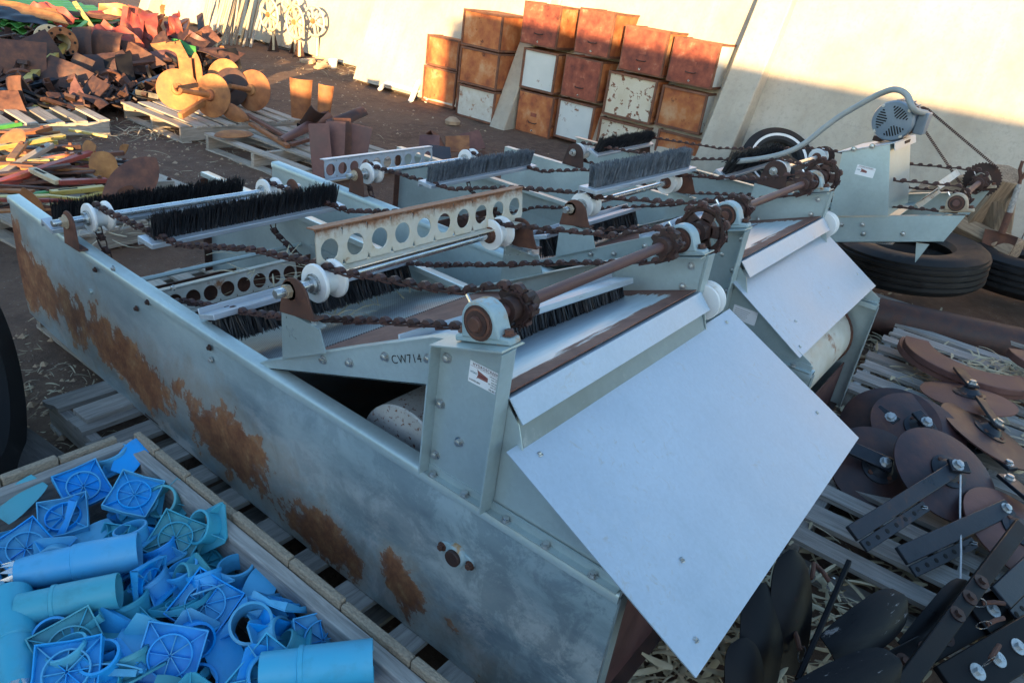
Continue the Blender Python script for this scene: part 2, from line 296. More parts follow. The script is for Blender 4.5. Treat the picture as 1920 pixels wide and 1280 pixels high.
# ------------------------------------------------------------------ mesh builder
class MB:
    def __init__(s): s.v = []; s.f = []
    def add(s, vs, fs):
        b = len(s.v); s.v += [Vector(v) for v in vs]; s.f += [tuple(b+i for i in f) for f in fs]; return s
    def box(s, c, d, rot=None):
        c = Vector(c); h = Vector(d)*.5; R = rot or Matrix.Identity(3)
        vs = [c + R @ Vector((sx*h.x, sy*h.y, sz*h.z)) for sx in (-1, 1) for sy in (-1, 1) for sz in (-1, 1)]
        return s.add(vs, [(0, 1, 3, 2), (4, 6, 7, 5), (0, 4, 5, 1), (2, 3, 7, 6), (0, 2, 6, 4), (1, 5, 7, 3)])
    def bar(s, p0, p1, wd, ht, up=(0, 0, 1)):
        p0, p1 = Vector(p0), Vector(p1); d = (p1-p0); L = d.length; d.normalize()
        u = Vector(up); u = (u - d*u.dot(d)); u = u.normalized() if u.length > 1e-5 else d.orthogonal().normalized()
        sd_ = u.cross(d)
        return s.box((p0+p1)/2, (L, wd, ht), Matrix((d, sd_, u)).transposed())
    def ring(s, c, u, v, r, n): return [c + u*(r*math.cos(2*math.pi*k/n)) + v*(r*math.sin(2*math.pi*k/n)) for k in range(n)]
    def lathe(s, prof, o=(0, 0, 0), axis=(0, 0, 1), n=16, cap0=True, cap1=True, loop=False):
        o = Vector(o); a = Vector(axis).normalized(); u = a.orthogonal().normalized(); v = a.cross(u)
        b = len(s.v)
        for r, h in prof: s.v += s.ring(o + a*h, u, v, r, n)
        m = len(prof)
        for i in range(m if loop else m-1):
            j = (i+1) % m
            for k in range(n):
                k2 = (k+1) % n
                s.f.append((b+i*n+k, b+i*n+k2, b+j*n+k2, b+j*n+k))
        if not loop:
            if cap0: s.f.append(tuple(b+k for k in range(n))[::-1])
            if cap1: s.f.append(tuple(b+(m-1)*n+k for k in range(n)))
        return s
    def cyl(s, p0, p1, r, r1=None, n=12):
        p0, p1 = Vector(p0), Vector(p1)
        return s.lathe([(r, 0), (r if r1 is None else r1, (p1-p0).length)], p0, p1-p0, n)
    def tube(s, pts, r, n=8):
        pts = [Vector(p) for p in pts]; b = len(s.v); m = len(pts); u = None
        for i, p in enumerate(pts):
            d = (pts[min(i+1, m-1)] - pts[max(i-1, 0)]).normalized()
            u = d.orthogonal().normalized() if u is None else (u - d*u.dot(d)).normalized()
            s.v += s.ring(p, u, d.cross(u), r[i] if isinstance(r, (list, tuple)) else r, n)
        for i in range(m-1):
            for k in range(n):
                k2 = (k+1) % n; s.f.append((b+i*n+k, b+i*n+k2, b+(i+1)*n+k2, b+(i+1)*n+k))
        s.f.append(tuple(b+k for k in range(n))[::-1]); s.f.append(tuple(b+(m-1)*n+k for k in range(n)))
        return s
    def prism(s, poly, vec):
        n = len(poly); vec = Vector(vec); poly = [Vector(p) for p in poly]
        return s.add(poly+[p+vec for p in poly], [tuple(range(n))[::-1], tuple(range(n, 2*n))]+[(k, (k+1) % n, n+(k+1) % n, n+k) for k in range(n)])
    def grid(s, fn, nu, nv, thick=0):
        """surface fn(u,v)->Vector, with optional thickness along its normal"""
        P = [[Vector(fn(i/nu, j/nv)) for j in range(nv+1)] for i in range(nu+1)]
        b = len(s.v)
        for row in P: s.v += row
        idx = lambda i, j: b+i*(nv+1)+j
        for i in range(nu):
            for j in range(nv): s.f.append((idx(i, j), idx(i+1, j), idx(i+1, j+1), idx(i, j+1)))
        if thick:
            b2 = len(s.v)
            for i in range(nu+1):
                for j in range(nv+1):
                    du = P[min(i+1, nu)][j]-P[max(i-1, 0)][j]; dv = P[i][min(j+1, nv)]-P[i][max(j-1, 0)]
                    nn = du.cross(dv); nn = nn.normalized() if nn.length > 1e-9 else Vector((0, 0, 1))
                    s.v.append(P[i][j]-nn*thick)
            id2 = lambda i, j: b2+i*(nv+1)+j
            for i in range(nu):
                for j in range(nv): s.f.append((id2(i, j), id2(i, j+1), id2(i+1, j+1), id2(i+1, j)))
            for i in range(nu):
                s.f.append((idx(i, 0), id2(i, 0), id2(i+1, 0), idx(i+1, 0))); s.f.append((idx(i+1, nv), id2(i+1, nv), id2(i, nv), idx(i, nv)))
            for j in range(nv):
                s.f.append((idx(0, j+1), id2(0, j+1), id2(0, j), idx(0, j))); s.f.append((idx(nu, j), id2(nu, j), id2(nu, j+1), idx(nu, j+1)))
        return s
    def mesh(s, name, mat, smooth=35):
        me = bpy.data.meshes.new(name); me.from_pydata([tuple(v) for v in s.v], [], s.f); me.materials.append(mat)
        if smooth:
            me.polygons.foreach_set('use_smooth', [True]*len(me.polygons)); me.set_sharp_from_angle(angle=R_(smooth))
        me.update(); return me
def link(name, me, parent=None, loc=(0, 0, 0), rot=None, bev=0):
    o = bpy.data.objects.new(name, me); COL.objects.link(o)
    if parent: o.parent = parent
    o.location = loc
    if rot is not None:
        if isinstance(rot, Matrix): o.rotation_euler = rot.to_euler()
        else: o.rotation_euler = rot
    if bev:
        b = o.modifiers.new('bevel', 'BEVEL'); b.width = bev; b.segments = 2; b.limit_method = 'ANGLE'; b.angle_limit = R_(40)
    return o
def part(name, mb, mat, parent=None, bev=0, smooth=35, loc=(0, 0, 0), rot=None):
    return link(name, mb.mesh(name, M[mat] if isinstance(mat, str) else mat, smooth), parent, loc, rot, bev)
def tag(o, label=None, cat=None, group=None, kind=None):
    for k, v in (('label', label), ('category', cat), ('group', group), ('kind', kind)):
        if v: o[k] = v
    return o
def thing(name, label, cat, loc=(0, 0, 0), rot=(0, 0, 0), group=None):
    o = link(name, None, None, loc, rot); o.empty_display_size = .1
    return tag(o, label, cat, group)
def copy_tree(o, parent=None):
    c = o.copy(); COL.objects.link(c); c.parent = parent
    for ch in list(o.children): copy_tree(ch, c)
    return c
_cache = {}
def shared(key, fn):
    if key not in _cache: _cache[key] = fn()
    return _cache[key]
def hexbolt(r=.009, h=.008, n=6): return MB().lathe([(r*1.5, 0), (r*1.5, .002)], n=10).lathe([(r, .002), (r, .002+h), (r*.8, .003+h)], n=n)
def bolt(parent, p, d, r=.008, mat='bolt'):
    me = shared(('bolt', r, mat), lambda: hexbolt(r, r*.9).mesh('bolt', M[mat]))
    return link('bolt', me, parent, p, Vector(d).to_track_quat('Z', 'Y').to_euler())
def text(parent, s, size, loc, rot, mat, name='lettering', align='LEFT', sx=1.0, space=1.0, bold=.022):
    cu = bpy.data.curves.new('t', 'FONT'); cu.body = s; cu.size = size; cu.align_x = align; cu.space_character = space; cu.offset = size*bold
    to = bpy.data.objects.new('t', cu); COL.objects.link(to)
    dg = bpy.context.evaluated_depsgraph_get(); me = bpy.data.meshes.new_from_object(to.evaluated_get(dg))
    bpy.data.objects.remove(to); me.materials.clear(); me.materials.append(M[mat])
    o = link(name, me, parent, loc, rot); o.scale = (sx, 1, 1); return o
#STRUCTURE
from mathutils import noise as mn
def ground_z(x, y): return .018*mn.noise(Vector((x*1.3, y*1.3, 0))) + .012*mn.noise(Vector((x*4.1, y*4.1, 3)))
def build_ground():
    def axis(a, b, step): return [-900, -300, -100, -40] + [a+step*k for k in range(int((b-a)/step)+1)] + [60, 120, 300, 900]
    xs, ys = axis(-9, 22, .16), axis(-9, 26, .16)
    mb = MB()
    for x in xs:
        for y in ys:
            z = ground_z(x, y) if -9 <= x <= 22 and -9 <= y <= 26 else 0
            mb.v.append(Vector((x, y, z)))
    n = len(ys)
    for i in range(len(xs)-1):
        for j in range(n-1): mb.f.append((i*n+j, (i+1)*n+j, (i+1)*n+j+1, i*n+j+1))
    tag(part('ground', mb, 'dirt', smooth=80), kind='structure')
build_ground()
# ---- leaning precast concrete wall: panels with buttress ribs
WB, LEAN, WH = 7.95, .34, 2.7
def wall_x(z): return WB + LEAN*z
def wall_panel(y0, y1, label, rib=None, ribw=.26):
    t = thing('concrete_wall_panel', label, 'wall panel', (WB, (y0+y1)/2, 0), group='leaning concrete wall panels')
    L = (y1-y0)/2-.006
    def f(u, v):
        z = v*WH; return (LEAN*z + .004*mn.noise(Vector((u*9, v*7, y0))), L-2*L*u, z)
    part('panel', MB().grid(f, 14, 12, -.16), 'concrete', t)
    if rib is not None:
        yc = rib-(y0+y1)/2
        p = [(-.46, yc-ribw/2, -.02), (.05, yc-ribw/2, -.02), (.05+LEAN*WH, yc-ribw/2, WH), (LEAN*WH-.26, yc-ribw/2, WH)]
        part('buttress', MB().prism(p, (0, ribw, 0)), 'concrete', t, bev=.015)
    return t
wall_panel(-2.6, .06, 'leaning concrete wall panel behind the long-handled shovel')
pr = wall_panel(.06, 2.84, 'cracked leaning concrete wall panel behind the electric motor')
cm = MB(); cz = [1.32, 1.2, 1.06, .95, .84, .72, .6, .47, .34]
cp_ = [Vector((LEAN*z-.002, 2.62-1.45+.03*math.sin(k*2.3)-.02*k*.3, z)) for k, z in enumerate(cz)]
for a, b in zip(cp_, cp_[1:]): cm.bar(a, b, .007, .005, (1, 0, 0))
part('crack', cm, 'hole', pr)
wall_panel(2.84, 5.62, 'leaning concrete wall panel behind the stacked red cabinets', 2.97, .36)
wall_panel(5.62, 8.8, 'sunlit leaning wall panel behind the shorter cabinet stack', 5.78, .24)
wall_rib = 8.6
WB = 8.9
wall_panel(8.8, 11.8, 'sunlit wall panel beside the spoked handwheel stands')
wall_panel(11.8, 16.2, 'farthest sunlit concrete wall panel behind the leaning poles', 16.0, .35)
WB = 7.95
# ---- unseen behind the viewer: the inferred shed and low blocks added for shade
def shed(name, y0, y1, h, label, x0=-4.7, x1=-4.0):
    t = thing(name, label, 'shed', ((x0+x1)/2, (y0+y1)/2, 0)); hx, hy = (x1-x0)/2, (y1-y0)/2
    n = int((y1-y0)/.12)
    mb = MB()
    mb.grid(lambda u, v: (hx + .012*math.sin(u*n*math.pi), -hy+2*hy*u, v*h), n*2, 1)
    part('cladding', mb, 'shedmetal', t)
    part('wall', MB().box((-.02, 0, (h-.05)/2), (2*hx-.04, 2*hy-.04, h-.05)), 'shedmetal', t)
    part('roof', MB().box((0, 0, h+.02), (2*hx+.08, 2*hy+.04, .04)), 'shedmetal', t)
    return t
shed('metal_shed', -16, -2.05, 2.96, 'tall metal shed behind the viewer that shades the machines')
shed('tail_shade_block', -2.0, .35, 1.70, 'unseen low block added behind the viewer to shade the machine tails')  # unseen block, height set for the shade on the machine tails
shed('ground_shade_block', .4, 2.4, 1.03, 'unseen lowest block added behind the viewer to shade only the ground')  # unseen block added for shade, kept low so sun reaches the discs
shed('heap_shade_block', 2.7, 9.5, 1.80, 'unseen long low block added behind the viewer to shade the left heap')  # unseen block added to keep the back left heap mostly in shade
#MACHINES
# ------------------------------------------------------------------ brush screen machines
DS = .37
def deck_z(y): return .966 - DS*(y-.75)
def link_mesh():
    """pintle link: two offset side bars carrying a raised barrel knob"""
    mb = MB(); p = .05
    for s in (-1, 1):
        mb.prism([(-.006, s*.0085, -.0045), (.014, s*.0085, -.0045), (.028, s*.0125, -.0045), (p+.006, s*.0125, -.0045), (p+.006, s*.0125, .0005), (.028, s*.0125, .0005), (.014, s*.0085, .0005), (-.006, s*.0085, .0005)], (0, s*.0026, 0))
    b = len(mb.v); w0, w1 = .0095, .0065
    lo = [(-.013, -w0, -.003), (.015, -w0, -.003), (.015, w0, -.003), (-.013, w0, -.003)]; mid = [(-.014, -w0, .004), (.016, -w0, .005), (.016, w0, .005), (-.014, w0, .004)]; hi = [(-.005, -w1, .012), (.008, -w1, .013), (.008, w1, .013), (-.005, w1, .012)]
    mb.v += [Vector(q) for q in lo+mid+hi]
    for r in (0, 4):
        for k in range(4): k2 = (k+1) % 4; mb.f.append((b+r+k, b+r+k2, b+r+4+k2, b+r+4+k))
    mb.f += [(b+3, b+2, b+1, b), (b+8, b+9, b+10, b+11)]
    return mb.mesh('chain_link', M['chain'], 45)
def chain(parent, pts, x, name='chain', closed=False, sag=True):
    """pts in (y,z): links every 5 cm along the path; the pins are the chain mesh, each link a child"""
    P = [Vector((x, y, z)) for y, z in pts]
    dense = []
    for a, b in zip(P, P[1:]):
        L = (b-a).length; n = max(2, int(L/.01))
        for k in range(n):
            u = k/n; q = a.lerp(b, u)
            if sag and L > .3: q.z -= .028*L*4*u*(1-u)*.5
            dense.append(q)
    dense.append(P[-1])
    pos = []; acc = 0; pos.append(dense[0])
    for a, b in zip(dense, dense[1:]):
        acc += (b-a).length
        if acc >= .05: pos.append(b); acc -= .05
    pins = MB()
    for q in pos: pins.lathe([(.0034, -.0165), (.0034, .0165)], q+Vector((0, 0, -.002)), (1, 0, 0), 6)
    root = part(name, pins, 'chain', parent); root['kind'] = 'stuff'
    me = shared('link', link_mesh)
    for a, b in zip(pos, pos[1:]):
        d = (b-a).normalized(); xax = d; yax = Vector((1, 0, 0)); yax = (yax - d*yax.dot(d)).normalized(); zax = xax.cross(yax)
        if zax.z < 0: zax = -zax; yax = -yax
        rot = Matrix((xax, yax, zax)).transposed() @ Matrix.Rotation(random.uniform(-.10, .10), 3, 'Y')
        link('chain_link', me, root, a, rot)
    return root
def bristles(L, h, seed, dens=1.0, tilt=0.0, spread=.012, down=False, lean=0.0):
    rnd = random.Random(seed); mb = MB(); n = int(L/.0115*dens); s = -1 if down else 1
    for i in range(n):
        for row in (-1, 0, 1):
            bx, by = (i+.5)/n*L + rnd.uniform(-.003, .003), row*.014
            tx, ty = rnd.gauss(0, .005), rnd.gauss(0, .006)
            for k in range(14):
                a = rnd.uniform(0, 6.28); r0 = rnd.uniform(0, .0045); sp = rnd.uniform(.3, 1)*spread
                p0 = Vector((bx+r0*math.cos(a), by+r0*math.sin(a), 0))
                hh = h*rnd.uniform(.84, 1.04)
                p1 = p0 + Vector((tx+sp*math.cos(a), ty+row*.004+sp*math.sin(a)+lean*hh, s*hh))
                ww = .0015; ang = rnd.uniform(0, 3.14); d = Vector((math.cos(ang)*ww, math.sin(ang)*ww, 0)); e = Vector((-d.y, d.x, 0))
                b = len(mb.v)
                mb.v += [p0-d, p0+d*.5+e*.8, p0+d*.5-e*.8, p1-d*.7, p1+d*.35+e*.6, p1+d*.35-e*.6]
                mb.f += [(b, b+1, b+4, b+3), (b+1, b+2, b+5, b+4), (b+2, b, b+3, b+5)]
    return mb
def perf_sheet(L, h, n, r, t=.004):
    """upright plate in xz with n round holes"""
    mb = MB(); cw = L/n; K = 16
    for c in range(n):
        cx, cz = (c+.5)*cw, h*.47; outer = []; inner = []
        for k in range(K):
            a = 2*math.pi*(k+.5)/K; dx, dz = math.cos(a), math.sin(a)
            inner.append(Vector((cx+r*dx, 0, cz+r*dz)))
            sx = (cw/2)/max(1e-6, abs(dx)); sz = ((h-cz) if dz > 0 else cz)/max(1e-6, abs(dz)); q = min(sx, sz)
            outer.append(Vector((cx+dx*q, 0, cz+dz*q)))
        b = len(mb.v); off = Vector((0, t, 0))
        mb.v += inner+outer+[p+off for p in inner]+[p+off for p in outer]
        for k in range(K):
            k2 = (k+1) % K
            mb.f += [(b+k, b+k2, b+K+k2, b+K+k), (b+2*K+k, b+3*K+k, b+3*K+k2, b+2*K+k2), (b+k, b+2*K+k, b+2*K+k2, b+k2)]
        for cxn, czn in ((-cw/2, -cz), (cw/2, -cz), (cw/2, h-cz), (-cw/2, h-cz)):       # corner gaps
            pass
    mb.box((L/2, t/2, .003), (L, t, .006)); mb.box((L/2, t/2, h-.003), (L, t, .006))
    return mb
def flight(parent, kind, x0, L, y, z, rx=0.0, rz=0.0, seed=1, mat='black', h=.082):
    """a cross flight carried by the two chains"""
    rot = Euler((rx, 0, rz))
    if kind == 'perf':
        f = part('perforated_flight', perf_sheet(L, h, 10, .031), mat, parent, loc=(x0, y, z), rot=rot)
        part('flange', MB().box((L/2, .016, h+.001), (L, .036, .004)).box((L/2, -.014, .000), (L*.98, .03, .004)), mat, f)
        return f
    dn = kind == 'down'
    f = part('brush_flight', MB().box((L/2, 0, 0), (L+.05, .085, .018)).box((L/2, .040, -.008 if not dn else .012), (L+.05, .006, .03)), 'brush_plate', parent, bev=.002, loc=(x0, y, z), rot=rot)
    b = part('bristles', bristles(L, h, seed, down=dn, spread=.011 if mat == 'black' else .007), 'bristle_'+mat, f, smooth=0, loc=(0, 0, -.009 if dn else .009)); b['kind'] = 'stuff'
    return f
def roller_mb():
    return MB().lathe([(.016, -.046), (.066, -.046), (.068, -.043), (.068, -.034), (.066, -.031), (.045, -.022), (.043, -.008), (.043, .008), (.045, .022), (.066, .031), (.068, .034), (.068, .043), (.066, .046), (.016, .046)], (0, 0, 0), (1, 0, 0), 28)
def roller(parent, x, y, z, rusty=False):
    r = link('roller', shared('roller', lambda: roller_mb().mesh('roller', M['nylon'], 50)), parent, (x, y, z), (random.uniform(0, 6), 0, 0)); r.scale = (.82, .78, .78)
    for s_ in (-1, 1): part('hub', MB().lathe([(.036, .046), (.036, .053), (.030, .054), (.028, .064)], (0, 0, 0), (s_, 0, 0), 16), 'rust' if rusty else 'bolt', r)
    return r
def bracket_mb(wd=.15, h=.13):
    n = 10; r = wd/2*.78; pts = [(0, -wd/2, 0), (0, wd/2, 0)]
    for k in range(n+1):
        a = math.pi*k/n; pts.append((0, r*math.cos(a), h-r+r*math.sin(a)))
    return MB().prism(pts, (.006, 0, 0)).box((.018, 0, .003), (.03, wd, .006))
def pillow(parent, x, y, z, tilt, mat):
    f = MB()
    f.prism([(-.02, -.082, 0), (-.02, .082, 0), (-.02, .080, .016), (-.02, .052, .020), (-.02, -.052, .020), (-.02, -.080, .016)], (.04, 0, 0))
    pr = [(-.024, .045*math.cos(a)*1.12, .048+.045*math.sin(a)*1.12) for a in [math.pi*k/12 for k in range(13)]]
    f.prism([(-.024, .056, .012)]+pr+[(-.024, -.056, .012)], (.048, 0, 0))
    b = part('pillow_block', f, mat, parent, bev=.005, loc=(x, y, z), rot=(tilt, 0, 0), smooth=45); b.scale = (.95, .92, .94)
    part('bearing_ring', MB().lathe([(.041, -.0255), (.041, .0255)], (0, 0, .048), (1, 0, 0), 24), 'rust_dark', b); part('bearing_race', MB().lathe([(.035, -.028), (.035, .028)], (0, 0, .048), (1, 0, 0), 24), 'rust', b); part('bearing_collar', MB().lathe([(.029, -.031), (.029, .031)], (0, 0, .048), (1, 0, 0), 20), 'rust_dark', b)
    part('shaft_end', MB().lathe([(.017, -.040), (.017, .040)], (0, 0, .048), (1, 0, 0), 16), 'rust', b, bev=.002)
    for s in (-1, 1): bolt(b, (0, s*.066, .020), (0, 0, 1), .011, 'rust')
    part('grease_nipple', MB().cyl((.0, .035, .085), (0, .045, .105), .004, n=6), 'steel', b)
    return b
def sprocket_mb(r, teeth, t, holes=0, tooth=.012):
    mb = MB(); n = teeth*4; prof = []
    for k in range(n):
        a = 2*math.pi*k/n; rr = r + (tooth if k % 4 in (0, 1) else -tooth*.5); prof.append((0, rr*math.cos(a), rr*math.sin(a)))
    if not holes: mb.prism([(-t/2, y, z) for _, y, z in prof], (t, 0, 0))
    else:
        # spoke web: hub disc, rim ring and bridges leave real openings
        K = n; ri = r*.80
        for s, e in ((-t/2, t/2),):
            b = len(mb.v); inner = [(0, ri*math.cos(2*math.pi*k/K), ri*math.sin(2*math.pi*k/K)) for k in range(K)]
            for xx in (s, e): mb.v += [Vector((xx, y, z)) for _, y, z in prof]+[Vector((xx, y, z)) for _, y, z in inner]
            for k in range(K):
                k2 = (k+1) % K
                mb.f += [(b+k, b+k2, b+K+k2, b+K+k), (b+2*K+k, b+3*K+k, b+3*K+k2, b+2*K+k2), (b+k, b+2*K+k, b+2*K+k2, b+k2), (b+K+k, b+K+k2, b+3*K+k2, b+3*K+k)]
        mb.lathe([(r*.5, -t/2), (r*.5, t/2)], (0, 0, 0), (1, 0, 0), 20)
        for h in range(holes):
            a = 2*math.pi*h/holes; d = Vector((0, math.cos(a), math.sin(a))); sd_ = Vector((0, -math.sin(a), math.cos(a)))
            wa = r*.26
            mb.prism([d*(r*.42)+sd_*wa-Vector((t/2, 0, 0)), d*(r*.83)+sd_*wa-Vector((t/2, 0, 0)), d*(r*.83)-sd_*wa-Vector((t/2, 0, 0)), d*(r*.42)-sd_*wa-Vector((t/2, 0, 0))], (t*.96, 0, 0))
    mb.lathe([(r*.42 if holes else .027, -.045), (r*.42 if holes else .027, .045)], (0, 0, 0), (1, 0, 0), 16)
    return mb
def sheet_x(poly, x0, x1):
    """folded sheet: (y,z) polyline swept across x"""
    return MB().grid(lambda u, v: (x0+(x1-x0)*u, *[poly[round(v*(len(poly)-1))][i] for i in (0, 1)]), 1, len(poly)-1, .003)
def sticker(parent, p, rot, wd=.105, ht=.072, small=False):
    k_ = ht/.072
    s = part('sticker', MB().box((wd/2, ht/2, 0), (wd, ht, .0008)), 'sticker', parent, loc=p, rot=rot)
    e = .0007
    text(s, 'HYDROSCREEN', .0125*k_*1.02, (wd*.5, ht*.83, e), (0, 0, 0), 'ink', align='CENTER', space=1.16)
    part('rule', MB().box((wd/2, ht*.785, e*.8), (wd*.94, .0006, .0003)), 'ink_brick', s)
    text(s, 'HYDRO', .0085*k_*1.1, (wd*.045, ht*.47, e), (0, 0, 0), 'ink_teal', sx=.82)
    part('logo', MB().prism([(wd*.25, ht*.30, e*.6), (wd*.30, ht*.36, e*.6), (wd*.60, ht*.36, e*.6), (wd*.60, ht*.56, e*.6), (wd*.31, ht*.68, e*.6), (wd*.25, ht*.73, e*.6), (wd*.29, ht*.52, e*.6)], (0, 0, .0003)), 'ink_brick', s)
    text(s, 'SCREEN', .0075*k_*1.2, (wd*.315, ht*.46, e*1.6), (0, 0, 0), 'ink', sx=.95)
    if not small:
        for k, (ln, sz) in enumerate((('1199 West Cty Rd 11', .0058), ('Eaton, CO 80615', .0058), ('SHOP ADDRESS', .0058), ('525 1 West Cty Rd 76', .0058), ('Eaton, CO 80615', .0058))):
            text(s, ln, sz*k_*1.1, (wd*.97, ht*(.66-.105*k-(.03 if k > 1 else 0)), e), (0, 0, 0), 'ink_black', align='RIGHT', sx=.72)
        text(s, '970 381 0950', .0078*k_*1.1, (wd*.97, ht*.045, e), (0, 0, 0), 'ink_black', align='RIGHT', sx=.8)
        text(s, 'WARREN BEIN', .0075*k_*1.1, (wd*.03, ht*.10, e), (0, 0, 0), 'ink_black', sx=.8)
    return s
def brush_machine(label, ox, oy, W, bow, chute, post_gap=0, mtl='galv', big=True, headshift=0.0, right_only=False):
    t = thing('brush_screen_separator', label, 'separator', (ox, oy, 0), group='brush screen separators side by side')
    Y0, Y1, ZB, ZT = .385, 3.36, .14, .668
    # trough walls, each with its folded rim
    for side in (0, 1):
        sg = 1 if side == 0 else -1; xw = 0 if side == 0 else W
        bx = lambda y: (bow*((y-1.4)/1.95)**2 if (y > 1.4 and side == 0) else 0)
        prof = [(0, ZB), (-.004, .25), (-.007, .40), (-.004, .55), (0, .645), (.003, .658), (.010, ZT)]
        wl = part('trough_wall', MB().grid(lambda u, v: (xw+sg*prof[round(v*6)][0]+bx(Y0+(Y1-Y0)*u), Y0+(Y1-Y0)*u, prof[round(v*6)][1]), 24, 6, -.004*sg), 'trough' if (side == 0 and bow) else 'galv', t, smooth=40)
        rp = [(-.007, ZT-.024), (-.007, ZT-.003), (.000, ZT+.004), (.041, ZT+.004), (.042, ZT-.016)]
        part('rim', MB().grid(lambda u, v: (xw+sg*rp[round(v*4)][0]+bx(Y0+(Y1-Y0)*u), Y0+(Y1-Y0)*u, rp[round(v*4)][1]), 24, 4, -.003*sg), 'galv', wl, smooth=50)
        part('end_flange', MB().box((xw+sg*.022+bx(Y1), Y1+.002, (ZB+ZT-.03)/2), (.045, .004, ZT-ZB-.03)), 'rust', wl)
        part('end_flange', MB().box((xw+sg*.018, Y0-.002, (ZB+ZT-.01)/2), (.036, .004, ZT-ZB-.012)), 'galv_dull', wl)
    part('end_plate', MB().box((W/2, Y0+.05, .37 if bow else .25), (W-.02, .006, .46 if bow else .22)), 'maroon', t)
    part('floor_plate', MB().box((W/2, 1.35, ZB+.01), (W-.02, 1.9, .006)), 'rust_dark', t)
    part('cross_angle', MB().box((W/2, 2.50, .44), (W-.10, .006, .16)).box((W/2, 2.47, .365), (W-.10, .06, .006)), 'rust', t)
    part('cross_plate', MB().box((W/2+.05, 2.98, .24), (W-.16, .10, .006)).box((W*.6, 2.93, .27), (W*.5, .006, .12)), 'rust', t)
    part('tie_rod', MB().cyl((.01, 2.62, .52), (W-.01, 2.62, .52), .010, n=8), 'galv', t)
    ir = part('inner_rail', MB().box((W-.012, 2.05, .50), (.005, 1.0, .085)).box((W-.035, 2.05, .455), (.05, 1.0, .005)), 'galv', t)
    for yy in (2.42, 1.8): bolt(ir, (W-.016, yy, .51), (-1, 0, 0), .010)
    # deck: dark plate, perforated screen, rust-stained head plate
    def dk(y0, y1, name, mat): return part(name, MB().grid(lambda u, v: (.012+(W-.024)*u, y0+(y1-y0)*v, deck_z(y0+(y1-y0)*v)), 4, 2, .003), mat, t)
    dk(2.46, 2.13, 'deck_plate', 'galv_dull'); dk(2.12, 1.56, 'perforated_screen', 'perf'); dk(1.552, .735, 'head_deck', 'headdeck')
    # inclined side rails with a top flange
    rl = [(1.607, .662), (1.228, .868), (.954, 1.012), (.735, 1.080)]
    for side in (0, 1):
        sg = 1 if side == 0 else -1; xw = .012 if side == 0 else W-.012
        pg = rl+[(.735, .93), (.933, .898), (1.59, .655)]
        r = part('side_rail', MB().prism([(xw, y, z) for y, z in pg], (sg*.004, 0, 0)), mtl, t)
        part('top_flange', MB().grid(lambda u, v: (xw+sg*(-.002+.034*u), *rl[round(v*3)]), 1, 3, .0035*sg), 'galv', r)
        for y, z in ((1.32, .80), (1.22, .835), (1.098, .905), (.962, .958), (.80, .97)): bolt(r, (xw-sg*(.001), y, z), (-sg, 0, 0), .0085)
        if side == 1:
            for y, z in ((1.0, .88), (.78, .97), (.77, 1.04)): bolt(r, (xw-.004, y, z), (-1, 0, 0), .0085)
        # post: web, two outward flanges, sloping top
        px = xw-sg*.010; ya, yb = .728, .925
        po = part('post', MB().prism([(px, ya, .68), (px, yb, .68), (px, yb, 1.022), (px, ya, 1.085)], (sg*.004, 0, 0)), mtl, t)
        part('flange', MB().prism([(px-sg*.042, ya, .682), (px, ya, .68), (px, ya, 1.084), (px-sg*.042, ya, 1.082)], (0, .004, 0)), mtl, po)
        part('flange', MB().prism([(px-sg*.034, yb, .682), (px, yb, .68), (px, yb, 1.021), (px-sg*.034, yb, 1.018)], (0, -.004, 0)), mtl, po)
        part('cap_plate', MB().grid(lambda u, v: (px-sg*(.040-.070*u), ya+.004+(yb-ya-.008)*v, 1.0895-(1.0895-1.026)*v), 1, 1, .004), mtl, po)
        for y, z in ((.90, .99), (.745, 1.045), (.905, .87), (.745, .93), (.745, .85), (.84, .80), (.905, .73), (.745, .70)): bolt(po, (px-sg*.0005, y, z), (-sg, 0, 0), .0085)
        ck = part('chute_cheek', MB().prism([(xw-sg*.004, .925, .672), (xw-sg*.004, .925, .90), (xw-sg*.004, .735, .955), (xw-sg*.004, .695, .915), (xw-sg*.004, .670, .846), (xw-sg*.004, .40, .704), (xw-sg*.004, .39, .672)], (sg*.003, 0, 0)), mtl, t)
        part('foot_flange', MB().box((xw-sg*.008, .66, .676), (.040, .54, .004)).box((xw-sg*.010, .66, .688), (.004, .54, .022)), 'galv', ck)
        for y in (.90, .80, .68, .57, .45): bolt(ck, (xw-sg*.020, y, .678), (0, 0, 1), .008)
    # lip and chute
    part('lip', sheet_x([(.755, .942), (.738, .962), (.726, .966), (.684, .922)], .004, W-.004), 'galv_new', t)
    if bow: part('chute_top', sheet_x([(.712, .925), (.668, .835)], .016, W-.016), 'galv_dull', t)
    x0, x1, ya, za, yb, zb = chute
    n_ = Vector((0, za-zb, ya-yb)).normalized()*.004
    nu_ = n_.normalized()
    cpn = part('chute_panel', MB().grid(lambda u, v: Vector((x0+(x1-x0)*u, ya+(yb-ya)*v, za+(zb-za)*v))+n_+nu_*(.0022*mn.noise(Vector((u*2.6, v*2.2, ox)))-.004*max(0, u+v-1.75)), 16, 10, .003), 'galv_new', t, smooth=50)
    for u, v in ((.06, .08), (.93, .06), (.93, .75), (.16, .72), (.055, .93)):
        bolt(cpn, Vector((x0+(x1-x0)*u, ya+(yb-ya)*v, za+(zb-za)*v))+n_, n_, .0055)
    part('chute_back', sheet_x([(.668, .815), (.45, .699)], .016, W-.016), 'galv', t)
